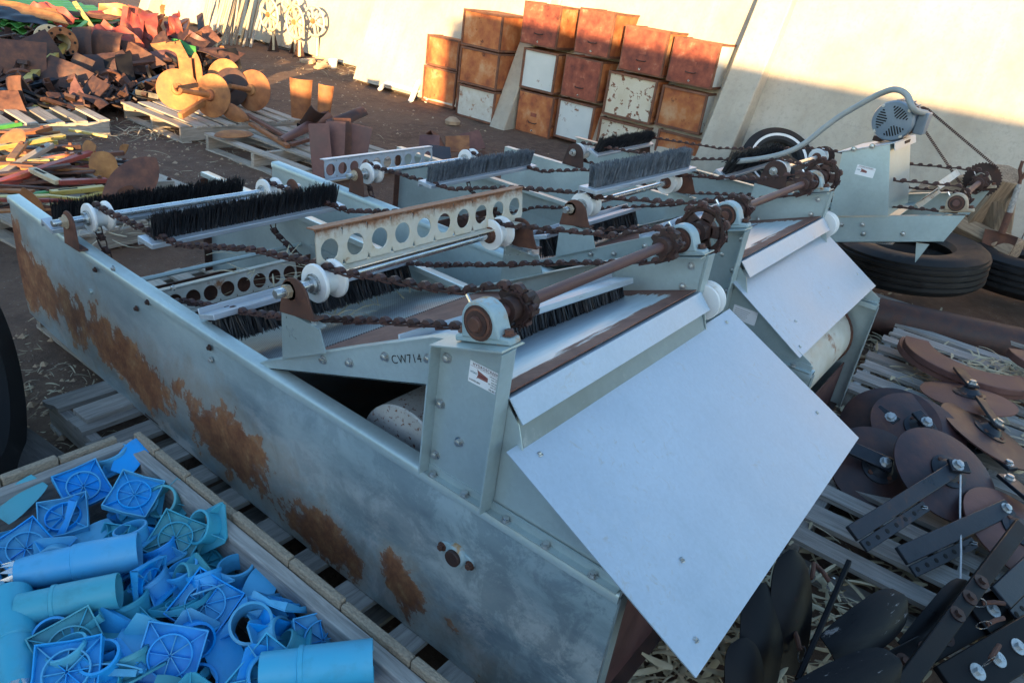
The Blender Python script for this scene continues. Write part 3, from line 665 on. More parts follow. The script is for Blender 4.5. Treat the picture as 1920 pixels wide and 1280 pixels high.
    # press drum under the head, flange bearing on the wall
    d = part('press_drum', MB().lathe([(.03, .10), (.155, .10), (.160, .105), (.160, W-.12), (.155, W-.115), (.03, W-.115)], (0, 1.10, .555), (1, 0, 0), 40), 'drum', t, smooth=30)
    fb = part('flange_bearing', MB().lathe([(.044, 0), (.042, -.016), (.034, -.020)], (-.004, .80, .497), (1, 0, 0), 20).prism([(-.004, .80+.075*math.cos(a)*(1 if abs(math.cos(a)) > .5 else .62), .497+.035*math.sin(a)) for a in [2*math.pi*k/16 for k in range(16)]], (-.010, 0, 0)), 'bearing', t, bev=.003)
    part('shaft_end', MB().lathe([(.030, -.036), (.030, -.016)], (0, .80, .497), (1, 0, 0), 16), 'rust_dark', fb, bev=.003)
    fb.scale = (.8, .72, .72); fb.location = (0, .80*.28, .497*.28)
    for s in (-1, 1): bolt(fb, (-.014, .80+s*.062, .497), (-1, 0, 0), .012, 'rust')
    # drive shaft, blocks, sprockets
    YD, ZD = .82, 1.112
    part('drive_shaft', MB().cyl((-.02, YD, ZD), (W+(.20 if big else .03), YD, ZD), .0145, n=16), 'rust_plum', t)
    for x, m_ in ((.012, 'bearing'), (W-.012, 'bearing')): pillow(t, x, YD-.0144, 1.066, R_(-17.5), m_)
    for x in (.125, W-.115): link('sprocket', shared('spr', lambda: sprocket_mb(.040, 7, .028, 0, .009).mesh('sprocket', M['rust_dark'], 30)), t, (x, YD, ZD), (random.random(), 0, 0))
    if big:
        bs = link('large_sprocket', shared('bspr', lambda: sprocket_mb(.074, 20, .009, 5, .005).mesh('large_sprocket', M['rust_dark'], 30)), t, (W+.13, YD, ZD), (.5, 0, 0))
        ring = [(YD+.079*math.cos(a), ZD+.079*math.sin(a)) for a in [2*math.pi*k/26 for k in range(27)]]
        chain(t, ring, W+.13, 'jack_chain', sag=False)
    rx_ = link('roller', shared('roller', lambda: roller_mb().mesh('roller', M['nylon'], 50)), t, (W+.055, .725, .925)); rx_.scale = (.6, .85, .85)
    # idler shafts on brackets
    YM, ZM, YT, ZTL = 1.44, .955, 2.70, .765
    for nm, y, z in (('idler_shaft', YM, ZM), ('tail_shaft', YT, ZTL)):
        part(nm, MB().cyl((-.035, y, z), (W+.035, y, z), .0125, n=14), 'steel', t)
        for side in (0, 1):
            sg = 1 if side == 0 else -1; xw = 0 if side == 0 else W
            roller(t, xw+sg*.112, y, z, rusty=(side == 1 and nm == 'idler_shaft'))
            if nm == 'idler_shaft':
                up = part('bracket_upright', MB().prism([(xw, 1.475, .739), (xw, 1.30, .832), (xw, 1.325, .888), (xw, 1.478, .888)], (sg*.004, 0, 0)).box((xw+sg*.012, y-.036, .889), (.03, .15, .004)), mtl, t)
                for yy in (-.05, .04): bolt(up, (xw+sg*.012, y-.03+yy, .891), (0, 0, 1), .008)
                br = part('bracket', bracket_mb(.145, .105), 'rust', t, bev=.002, loc=(xw+(-.004 if side == 0 else -.002), y-.030, .892), rot=(R_(-10), 0, 0))
            else:
                br = part('bracket', bracket_mb(.11, .135), 'rust', t, bev=.002, loc=(xw+(.0 if side == 0 else -.006), y-.015, .672))
            nt = MB().lathe([(.019, 0), (.019, .014)], (xw-sg*.004, y, z), (-sg, 0, 0), 6).lathe([(.026, -.001), (.026, .002)], (xw-sg*.002, y, z), (-sg, 0, 0), 14)
            part('nut', nt, 'bearing_tan', t); part('shaft_tip', MB().lathe([(.0125, 0), (.0125, .042), (.011, .045)], (xw-sg*.002, y, z), (-sg, 0, 0), 12), 'bolt', t)
    # the two conveyor chains: top strand over the rollers, return strand along the deck
    for x in (.118, W-.115):
        r = .038
        top = [(YT+.02, ZTL+r), (YT-.06, ZTL+r-.002), (2.17, .822), (1.77, .935), (YM+.02, ZM+r), (YM-.03, ZM+r), (.99, 1.085), (YD+.02, ZD+.044), (YD-.025, ZD+.038), (YD-.044, ZD+.008), (YD-.038, ZD-.025), (YD-.01, ZD-.046), (.98, 1.0), (1.21, .922), (1.456, .832), (1.75, .735), (2.187, .616), (2.42, .50), (2.66, .58), (YT+.03, ZTL-r-.01), (YT+.06, ZTL), (YT+.02, ZTL+r)]
        chain(t, top, x, sag=False)
    return t
m1 = brush_machine('nearest galvanized brush screen with rust-streaked trough wall and lettering CW714', 1.09, 0, .96, .06, (-.03, 1.165, .690, .862, .190, .612))
W1 = .96
flight(m1, 'up', .02, .78, 2.86, .70, R_(14), 0, 3)
flight(m1, 'up', .10, .80, 2.31, .795, R_(4), R_(2), 4)
flight(m1, 'perf', .10, .90, 1.455, .975, R_(-8), R_(-.5), 5, 'flight_rust', .115)
flight(m1, 'down', .05, .82, 1.88, .700, R_(-20), 0, 6, h=.085)
flight(m1, 'perf', .05, .74, 2.43, .44, R_(-12), 0, 7, 'flight_white', .10)
flight(m1, 'down', .06, .80, 1.04, .945, R_(-18), R_(-6), 8, h=.085)
part('inner_gusset', MB().prism([(.02, 2.02, .67), (.02, 2.12, .67), (.09, 2.10, .60), (.09, 2.0, .60)], (.003, 0, .003)), 'galv', m1)
RX = Matrix(((0, 0, -1), (-1, 0, 0), (0, 1, 0)))          # lettering plane facing -x: local x -> -y, local y -> z
wl1 = [c for c in m1.children if c.name.startswith('trough_wall')][0]
for px, py in ((168, 508), (205, 505), (323, 540), (272, 568), (392, 652), (395, 675), (250, 580)):
    q = at(px, py, x=1.083); bw = .06*((q.y-1.4)/1.95)**2 if q.y > 1.4 else 0
    bolt(wl1, (-.007+bw, q.y, q.z), (-1, 0, 0), .007, 'bolt' if px % 2 else 'rust_dark')
po = [c for c in m1.children if c.name.startswith('post')][0]
sticker(po, (-.0005, .835, .963), RX, .087, .051)
rail = [c for c in m1.children if c.name.startswith('side_rail')][0]
text(rail, 'CW714', .030, (.0112, 1.073, .896), RX @ Matrix.Rotation(R_(25.5), 3, 'Z'), 'ink_black', sx=1.0, space=1.1, bold=0)
m2 = brush_machine('middle galvanized brush screen with grey bristle brushes and paper label on its chute', 2.45, .03, .98, 0, (-.02, 1.06, .745, .90, .435, .715), big=True)
flight(m2, 'perf', .0, .80, 2.92, .685, R_(-6), 0, 15, 'galv_new', .10)
flight(m2, 'up', .10, .82, 2.30, .815, R_(3), R_(1), 14, 'grey', .080)
flight(m2, 'up', .06, .84, 1.40, 1.035, R_(-2), R_(-1), 16, 'grey', .088)
flight(m2, 'down', .10, .80, 1.62, .765, R_(-20), 0, 17, h=.085)
flight(m2, 'down', .06, .80, 1.10, .93, R_(-18), 0, 18, h=.085)
ckm = [c for c in m2.children if c.name.startswith('chute_cheek')][0]
lb = part('paper_label', MB().box((.0445, .0255, 0), (.089, .051, .0008)), 'sticker', ckm, loc=(.0065, .709, .760), rot=RX)
for k in range(5): part('print_line', MB().box((.035-.002*k, .040-.007*k, .0006), (.055-.004*(k % 3), .0012, .0003)), 'conduit', lb)
tray = part('discharge_tray', MB().grid(lambda u, v: (.03+.92*u, .60-.16*math.cos(-.9+2.5*v), .46+.16*math.sin(-.9+2.5*v)), 2, 14, .004), 'flight_white', m2, smooth=60)
for vv in (0, 1): part('tray_rim', MB().tube([(.03+.92*u/6, .60-.16*math.cos(-.9+2.5*vv), .46+.16*math.sin(-.9+2.5*vv)) for u in range(7)], .008, 8), 'rust', tray)
part('tray_rim', MB().tube([(.955, .60-.162*math.cos(-.9+2.5*v/14), .46+.162*math.sin(-.9+2.5*v/14)) for v in range(15)], .007, 8), 'rust', tray)
# ---- third machine: motor, guard box, overhanging head
def motor_machine():
    W = .93; ox = 4.16
    t = thing('brush_screen_separator', 'far galvanized brush screen carrying the grey motor on a tapered guard box', 'separator', (ox, 0, 0), group='brush screen separators side by side')
    for side in (0, 1):
        sg = 1 if side == 0 else -1; xw = 0 if side == 0 else W
        wl = part('trough_wall', MB().box((xw, 2.05, .405), (.004, 2.12, .53)), 'galv', t)
        part('rim', MB().box((xw+sg*.018, 2.05, .672), (.044, 2.12, .004)), 'galv', wl)
        sx_ = xw+sg*.006
        rail = [(1.62, .60), (.874, .812), (.288, .993), (.335, .843), (.874, .671), (1.60, .47)]
        r = part('side_rail', MB().prism([(sx_, y, z) for y, z in rail], (sg*.004, 0, 0)), 'galv', t)
        part('top_flange', MB().grid(lambda u, v: (sx_+sg*(.036*u-.001), *rail[[0, 1, 2][round(v*2)]]), 1, 2, .0035*sg), 'galv', r)
        part('bottom_flange', MB().grid(lambda u, v: (sx_+sg*(.030*u), *rail[[5, 4, 3][round(v*2)]]), 1, 2, .0035*sg), 'galv', r)
        for y, z in ((.82, .79), (.72, .82), (.86, .73), (.70, .775), (.52, .83)): bolt(r, (sx_-sg*.001, y, z), (-sg, 0, 0), .0095)
        if side == 0: part('gusset', MB().prism([(sx_+.02, .45, .80), (sx_+.02, .39, .81), (sx_+.02, .42, .70)], (.004, 0, 0)), 'galv', r)
    part('deck_plate', MB().grid(lambda u, v: (.012+(W-.024)*u, 2.4-1.85*v, .34+.42*v), 4, 2, .003), 'perf', t)
    part('leg', MB().box((.05, 1.1, .33), (.05, .05, .66)), 'galv', t); part('leg', MB().box((W-.05, 1.1, .33), (.05, .05, .66)), 'galv', t)
    part('cross_plate', MB().box((W*.5, .74, .80), (W-.02, .25, .004), Matrix.Rotation(R_(-16), 3, 'X')), 'galv', t)
    # guard box (outer face leans), top plate, motor
    A = [(.892, .817), (.931, 1.150), (.722, 1.238), (.616, .898)]; D = .50
    g = part('guard_box', MB().prism([(-.004, y, z) for y, z in A], (.003, 0, 0)), 'galv', t)
    part('side_panel', MB().prism([(0, .722, 1.238), (0, .616, .898), (D, .616, .898), (D, .722, 1.238)], (0, .003, 0)), 'galv', g)
    part('side_panel', MB().prism([(0, .931, 1.15), (0, .892, .817), (D, .892, .817), (D, .931, 1.15)], (0, -.003, 0)), 'galv', g)
    tp = part('top_plate', MB().prism([(-.008, .95, 1.145), (-.008, .705, 1.249), (D+.02, .705, 1.249), (D+.02, .95, 1.145)], (0, .002, .004)).prism([(-.008, .703, 1.249), (D+.02, .703, 1.249), (D+.02, .690, 1.215), (-.008, .690, 1.215)], (0, .003, .001)), 'galv_new', g)
    for yy, zz in ((.88, 1.178), (.80, 1.212)): bolt(g, (-.006, yy, zz), (-1, 0, 0), .010)
    sticker(g, (-.0048, .839, 1.060), RX, .092, .050, small=True)
    c = Vector((.24, .775, 1.335)); ax = Vector((-1, 0, 0))
    mt = thing('electric_motor', 'grey-blue electric motor with slotted fan cover on the guard box', 'motor', (ox, 0, 0))
    body = MB().lathe([(.070, -.20), (.088, -.19), (.092, .0), (.092, .06), (.098, .062), (.100, .10), (.094, .118), (.070, .124), (.0, .124)], c, ax, 32, cap1=False)
    for k in range(20):
        a = 2*math.pi*k/20; d = Vector((0, math.cos(a), math.sin(a))); body.bar(c+d*.095+Vector((.0, 0, 0)), c+d*.095+Vector((.17, 0, 0)), .004, .012, d)
    part('motor_body', body, 'motor', mt, smooth=30)
    sl_ = MB()
    for s3 in range(3):
        base = math.pi/2+s3*2*math.pi/3+.55
        for k in range(8):
            o_ = (k-3.5)*.0125
            d = Vector((0, math.cos(base), math.sin(base))); e = Vector((0, -math.sin(base), math.cos(base)))
            l0 = .020 + abs(o_)*.66; l1 = math.sqrt(max(0, .074**2-o_*o_))
            if l1 > l0+.006: sl_.bar(c+ax*.1235+d*l0+e*o_, c+ax*.1235+d*l1+e*o_, .0062, .004, ax)
    part('vent_slots', sl_, 'hole', mt)
    for a in (.8, 2.35, 3.93, 5.5):
        d = Vector((0, math.cos(a), math.sin(a))); bolt(mt, c+d*.088+ax*.118, ax, .006)
    jb = part('junction_box', MB().box(c+Vector((.05, -.115, .005)), (.11, .05, .11)), 'motor', mt, bev=.006)
    part('foot', MB().box(c+Vector((.05, -.06, -.105)), (.13, .04, .025)).box(c+Vector((.05, .06, -.112)), (.13, .04, .025)), 'rust_dark', mt)
    part('rust_strap', MB().lathe([(.0945, -.12), (.0945, -.06)], c, ax, 32, False, False), 'rust', mt)
    # conduit hose
    P0 = c+Vector((.05, -.115, .055))
    ctrl = [Vector((ox, 0, 0))+P0, at(1713, 205, x=4.23), at(1700, 178, x=4.24), at(1678, 168, x=4.26), at(1650, 176, x=4.3), at(1620, 192, x=4.32), at(1580, 215, x=4.33), at(1545, 240, x=4.32), at(1510, 268, x=4.30), at(1475, 286, x=4.28), at(1430, 297, x=4.26), at(1372, 304, x=4.24)]
    pts = []
    for i in range(len(ctrl)-1):
        p0, p1, p2, p3 = ctrl[max(i-1, 0)], ctrl[i], ctrl[i+1], ctrl[min(i+2, len(ctrl)-1)]
        for k in range(6):
            u = k/6; pts.append(.5*((2*p1)+(p2-p0)*u+(2*p0-5*p1+4*p2-p3)*u*u+(3*p1-p0-3*p2+p3)*u**3))
    pts.append(ctrl[-1])
    hs = part('conduit_hose', MB().tube(pts, .0155, 12), 'conduit', mt, smooth=60, loc=(-ox, 0, 0))
    part('wire_ends', MB().tube([ctrl[-1], ctrl[-1]+Vector((-.02, .03, .004)), ctrl[-1]+Vector((-.03, .05, -.01))], .003, 6).tube([ctrl[-1], ctrl[-1]+Vector((-.01, .035, -.01))], .003, 6), 'rubber', hs)
    # head shaft
    YD, ZD = .345, 1.045
    part('head_shaft', MB().cyl((-.03, YD, ZD), (W+.10, YD, ZD), .0145, n=16), 'rust_plum', t)
    pillow(t, .012, YD-.014, .999, R_(-17), 'bearing_tan'); pillow(t, W-.012, YD-.014, .999, R_(-17), 'bearing_tan')
    for x in (.13, W-.12): link('sprocket', shared('spr', lambda: None), t, (x, YD, ZD), (.4, 0, 0))
    part('drive_sprocket', sprocket_mb(.096, 36, .010, 0, .004), 'rust_dark', t, loc=(W+.0, YD, ZD))
    # motor chain down to the big sprocket
    xc = W*.98; mc = (c.y-.0, c.z)
    dv = Vector((0, YD-mc[0], ZD-mc[1])).normalized(); nv = Vector((0, -dv.z, dv.y))
    for s_, r0, r1 in ((1, .035, .098), (-1, .035, .098)):
        a = Vector((xc, mc[0], mc[1]))+nv*s_*r0; b = Vector((xc, YD, ZD))+nv*s_*r1
        tube = MB(); n = 46
        for k in range(n):
            p = a.lerp(b, k/n); q = a.lerp(b, (k+.8)/n); tube.bar(p, q, .014 if k % 2 else .009, .014)
        part('drive_chain', tube, 'chain', t)
    part('motor_shaft', MB().cyl((c.x+.19, c.y, c.z), (xc+.02, c.y, c.z), .012, n=10).lathe([(.038, 0), (.038, .012)], (xc-.006, c.y, c.z), (1, 0, 0), 18), 'rust_dark', t)
    # idler rollers, brackets, chains, flights
    YM, ZM, YT, ZT_ = 1.25, .97, 2.55, .765
    for nm, y, z in (('idler_shaft', YM, ZM), ('tail_shaft', YT, ZT_)):
        part(nm, MB().cyl((-.035, y, z), (W+.035, y, z), .0125, n=12), 'steel', t)
        for side in (0, 1):
            sg = 1 if side == 0 else -1; xw = 0 if side == 0 else W
            roller(t, xw+sg*.095, y, z, rusty=side == 1)
            part('bracket', bracket_mb(.17, .15), 'rust_dark', t, bev=.002, loc=(xw, y-.01, z-.09))
            bolt(t, (xw-sg*.004, y, z), (-sg, 0, 0), .016)
            if nm == 'idler_shaft': part('bracket_upright', MB().box((xw+sg*.002, y, (z-.09+.70)/2), (.004, .17, z-.09-.70)), 'galv', t)
    for x in (.10, W-.10):
        r = .052
        chain(t, [(YT, ZT_+r), (1.9, .87), (YM, ZM+r), (.8, 1.04), (YD, ZD+.066), (YD-.06, ZD), (YD, ZD-.066), (.62, .93), (1.2, .83), (1.9, .66), (YT, ZT_-r), (YT+.055, ZT_), (YT, ZT_+r)], x, sag=False)
    flight(t, 'up', .05, .78, 2.42, .79, R_(20), R_(2), 24)
    flight(t, 'up', .05, .80, 1.55, .87, R_(22), 0, 25, h=.12)
    flight(t, 'perf', .12, .66, .53, .965, R_(38), 0, 26, 'flight_white', .13)
    return t
m3 = motor_machine()
#REST
# ------------------------------------------------------------------ general helpers for the yard
def frame(z, x=None):
    z = Vector(z).normalized(); x = Vector(x) if x is not None else z.orthogonal()
    x = (x - z*x.dot(z)).normalized(); return Matrix((x, z.cross(x), z)).transposed()
def framex(d, face):
    x = Vector(d).normalized(); z = Vector(face); z = (z - x*z.dot(x)).normalized(); return Matrix((x, z.cross(x), z)).transposed()
def single(name, mb, mat, label, cat, group=None, loc=(0, 0, 0), rot=None, bev=0, smooth=35):
    return tag(part(name, mb, mat, None, bev, smooth, loc, rot), label, cat, group)
def localbar(L, wd, ht): return MB().box((0, 0, 0), (L, wd, ht))
def beam(name, p0, p1, wd, ht, mat, label, cat, group=None, up=(0, 0, 1), bev=.003, parent=None):
    """straight bar as an object whose local x runs along it"""
    p0, p1 = Vector(p0), Vector(p1); d = p1-p0; L = d.length
    u = Vector(up); R = frame(u - d*(u.dot(d)/d.dot(d)) if abs(u.normalized().dot(d.normalized())) < .98 else d.orthogonal(), d)
    o = part(name, localbar(L, wd, ht), mat, parent, bev, 35, (p0+p1)/2, R)
    return tag(o, label, cat, group) if label else o
def plank_mesh(L, wd, ht, mat, seed=0):
    def mkm():
        rnd = random.Random(seed); mb = MB()
        j = lambda: rnd.uniform(-.004, .004)
        ys = [-wd/2, -wd/6, wd/6, wd/2]
        # ragged ends and a slight bow
        def f(u, v): return (-L/2+L*u + (j() if u in (0, 1) else 0)*2, -wd/2+wd*v, ht/2 + .002*math.sin(u*5+seed))
        mb.grid(f, 6, 3, ht); return mb.mesh('plank', M[mat])
    return shared(('plank', round(L, 3), round(wd, 3), ht, mat, seed), mkm)
def pallet(label, loc, rotz, L=1.15, W=1.0, n=7, mat='wood_pallet', z=.14, group='wooden pallets', skip=(), wd=.09, tilt=(0, 0)):
    t = thing('wooden_pallet', label, 'pallet', loc, (tilt[0], tilt[1], rotz), group); rnd = random.Random(hash(label) % 999 if 0 else len(label)*7)
    for k in range(n):
        if k in skip: continue
        y = -W/2+wd/2+(W-wd)*k/(n-1)
        link('plank', plank_mesh(L, wd*rnd.choice((1, 1.0, 1.25)), .018, mat, rnd.randint(0, 3)), t, (rnd.uniform(-.02, .02), y+rnd.uniform(-.008, .008), z-.009), (0, 0, rnd.uniform(-.02, .02)))
    for sx in (-1, 0, 1):
        link('stringer', shared(('str', W, z, mat), lambda: MB().box((0, 0, 0), (W, .038, z-.036)).mesh('stringer', M[mat])), t, (sx*(L/2-.03), 0, z/2), (0, 0, math.pi/2), .003)
    for sy in (-1, 0, 1):
        link('plank', plank_mesh(L, wd, .018, mat, 5), t, (0, sy*(W/2-wd/2), .009))
    return t
# pallets under the machines (boards show in the gap beside the blue crate and inside the tail)
pallet('grey pallet under the near machine, beside the blue crate', (1.42, 1.12, 0), 0, 1.05, 1.25, 7, 'wood_grey', .135)
pallet('broken-ended pallet under the near machine by the dark ground patch', (1.40, 2.24, 0), 0, 1.0, .80, 5, 'wood_grey', .13)
pallet('pallet seen through the open tail of the near machine', (1.66, 3.0, 0), R_(90), .95, .9, 6, 'wood_pallet', .13)
pallet('pallet under the middle machine', (2.95, 1.4, 0), 0, 1.1, 1.3, 7, 'wood_grey', .135)
pallet('pallet under the tail of the middle machine', (2.95, 2.9, 0), 0, 1.1, 1.1, 6, 'wood_grey', .135)
# ------------------------------------------------------------------ blue fittings in a timber crate
cr = thing('wooden_crate', 'weathered timber crate filled with blue plastic fittings', 'crate', (.30, 1.18, 0))
CX0, CX1, CY0, CY1, CT = -.55, .53, -.85, .69, .40
def crate_wall(p0, p1, inner):
    d = (Vector(p1)-Vector(p0)).normalized(); nrm = Vector(inner); L = (Vector(p1)-Vector(p0)).length
    for k in range(3):                                   # inner boards
        zc = CT-.015-.062-.126*k
        o = beam('board', Vector(p0)+Vector((0, 0, zc)), Vector(p1)+Vector((0, 0, zc)), 0.036, .122, 'wood_grey', None, None, parent=cr, bev=.003)
    off = -nrm*.032; x = 0; k = 0; rnd = random.Random(int(L*100))
    while x < L-.02:                                     # rough outer boards, sawn short
        seg = min(rnd.uniform(.12, .24), L-x)
        a = Vector(p0)+d*x+off; b = Vector(p0)+d*(x+seg-.004)+off
        zt = CT+rnd.uniform(-.012, .006)
        beam('outer_board', a+Vector((0, 0, zt/2+.04)), b+Vector((0, 0, zt/2+.04)), .022, zt-.08, 'osb', None, None, parent=cr, bev=.004); x += seg
crate_wall((CX1, CY0, 0), (CX1, CY1, 0), (-1, 0, 0)); crate_wall((CX0, CY1-.013, 0), (CX1-.014, CY1-.013, 0), (0, -1, 0))
crate_wall((CX0, CY0, 0), (CX0, CY1-.03, 0), (1, 0, 0)); crate_wall((CX0+.02, CY0+.013, 0), (CX1-.014, CY0+.013, 0), (0, 1, 0))
part('floor_board', MB().box((0, -.08, .07), (1.05, 1.5, .02)), 'wood_dark', cr)
part('runner', MB().box((-.4, -.08, .03), (.09, 1.5, .06)), 'wood_grey', cr); part('runner', MB().box((.4, -.08, .03), (.09, 1.5, .06)), 'wood_grey', cr)
def fit_cap(mat):
    """square flange: plate, side walls, round rib and eight spokes"""
    t = thing('plastic_fitting', '', 'pipe cap'); a = .082
    part('plate', MB().box((0, 0, 0), (2*a, 2*a, .005)), mat, t, bev=.001)
    wl = MB()
    for k in range(4):
        R = Matrix.Rotation(k*math.pi/2, 3, 'Z'); pts = [R @ Vector((-a, -a, .003)), R @ Vector((a, -a, .003)), R @ Vector((a, -a, .030)), R @ Vector((0, -a, .018)), R @ Vector((-a, -a, .030))]
        wl.prism(pts, R @ Vector((0, .004, 0)))
    part('side_wall', wl, mat, t)
    rb = MB(); rb.lathe([(.060, .002), (.060, .021), (.0555, .021), (.0555, .002)], n=28, loop=True)
    part('round_rib', rb, mat, t, smooth=30)
    for k in range(8):
        an = k*math.pi/4; d = Vector((math.cos(an), math.sin(an), 0)); L = .056 if k % 2 == 0 else .056
        part('spoke', MB().bar(d*.004+Vector((0, 0, .0095)), d*L+Vector((0, 0, .0095)), .0025, .015), mat, t)
    for k in range(4):
        an = math.pi/4+k*math.pi/2; d = Vector((math.cos(an), math.sin(an), 0))
        part('corner_rib', MB().bar(d*.061+Vector((0, 0, .011)), d*.112+Vector((0, 0, .011)), .003, .018), mat, t)
    return t
def fit_socket(mat):
    """open socket: square flange with a round collar"""
    t = thing('plastic_fitting', '', 'pipe socket'); a = .080; K = 24; mb = MB()
    b = 0; inner = []; outer = []
    for k in range(K):
        an = 2*math.pi*(k+.5)/K; dx, dy = math.cos(an), math.sin(an); q = a/max(abs(dx), abs(dy)); inner.append(Vector((.056*dx, .056*dy, 0))); outer.append(Vector((dx*q, dy*q, 0)))
    up = Vector((0, 0, .006)); mb.v = inner+outer+[p+up for p in inner]+[p+up for p in outer]
    for k in range(K):
        k2 = (k+1) % K; mb.f += [(k2, k, K+k, K+k2), (2*K+k, 2*K+k2, 3*K+k2, 3*K+k), (K+k, 3*K+k, 3*K+k2, K+k2)]
    part('flange', mb, mat, t)
    part('collar', MB().lathe([(.058, -.002), (.060, .05), (.064, .052), (.064, .064), (.060, .066), (.0555, .066), (.054, -.002)], n=28, loop=True), mat, t, smooth=40)
    for k in range(4):
        an = math.pi/4+k*math.pi/2; d = Vector((math.cos(an), math.sin(an), 0))
        part('gusset', MB().prism([d*.060+Vector((0, 0, .005)), d*.105+Vector((0, 0, .005)), d*.060+Vector((0, 0, .045))], Vector((-d.y, d.x, 0))*.003), mat, t)
    return t
def fit_flap(mat):
    t = thing('plastic_fitting', '', 'flap plate')
    part('plate', MB().grid(lambda u, v: (-.09+.18*u, (-.05+.10*v)*(1-.25*abs(2*u-1)**3), .012*math.sin(u*3.1)), 8, 4, .005), mat, t, smooth=50)
    part('rib', MB().box((0, .035, -.014), (.15, .004, .022)), mat, t); part('rib', MB().box((0, -.035, -.014), (.15, .004, .022)), mat, t)
    part('hinge', MB().cyl((-.085, -.03, -.006), (-.085, .03, -.006), .007, n=8), mat, t)
    return t
def fit_pipe(mat, taper):
    t = thing('plastic_fitting', '', 'pipe'); r = .052
    pr = [(r*.70, 0), (r*.80, .03), (r*.86, .06), (r*.90, .14), (r*.97, .143), (r*.97, .152), (r, .155), (r*1.0, .30), (r*.94, .30), (r*.90, .155), (r*.82, .14), (r*.74, .06), (r*.62, 0)] if taper else [(r*.93, 0), (r*.93, .085), (r*1.04, .088), (r*1.04, .098), (r*1.0, .10), (r, .26), (r*.94, .26), (r*.92, .10), (r*.86, .085), (r*.86, 0)]
    part('barrel', MB().lathe(pr, (0, 0, 0), (1, 0, 0), 30, loop=True), mat, t, smooth=30)
    if taper:
        mb = MB()
        for k in range(12):
            a = 2*math.pi*k/12; d = Vector((0, math.cos(a), math.sin(a))); e = Vector((0, -math.sin(a), math.cos(a)))*.009
            mb.prism([d*.036-e+Vector((.01, 0, 0)), d*.036+e+Vector((.01, 0, 0)), d*.032+Vector((-.022, 0, 0))], d*.002)
        part('steel_teeth', mb, 'steel', t)
    else: part('end_wall', MB().lathe([(r*.90, .10), (r*.90, .104)], (0, 0, 0), (1, 0, 0), 24), mat, t)
    return t
FIT = {}
def fitting(kind, mat, loc, R, label, group, s=1.0):
    key = (kind, mat)
    if key not in FIT:
        FIT[key] = {'cap': fit_cap, 'socket': fit_socket, 'flap': fit_flap, 'pipe': lambda m: fit_pipe(m, False), 'taper': lambda m: fit_pipe(m, True)}[kind](mat); o = FIT[key]
    else: o = copy_tree(FIT[key])
    o.location = loc; o.rotation_euler = R.to_euler(); o.scale = (s, s, s); o['label'] = label; o['group'] = group
    return o
TOCAM = Vector((-.45, -.62, .75)).normalized()
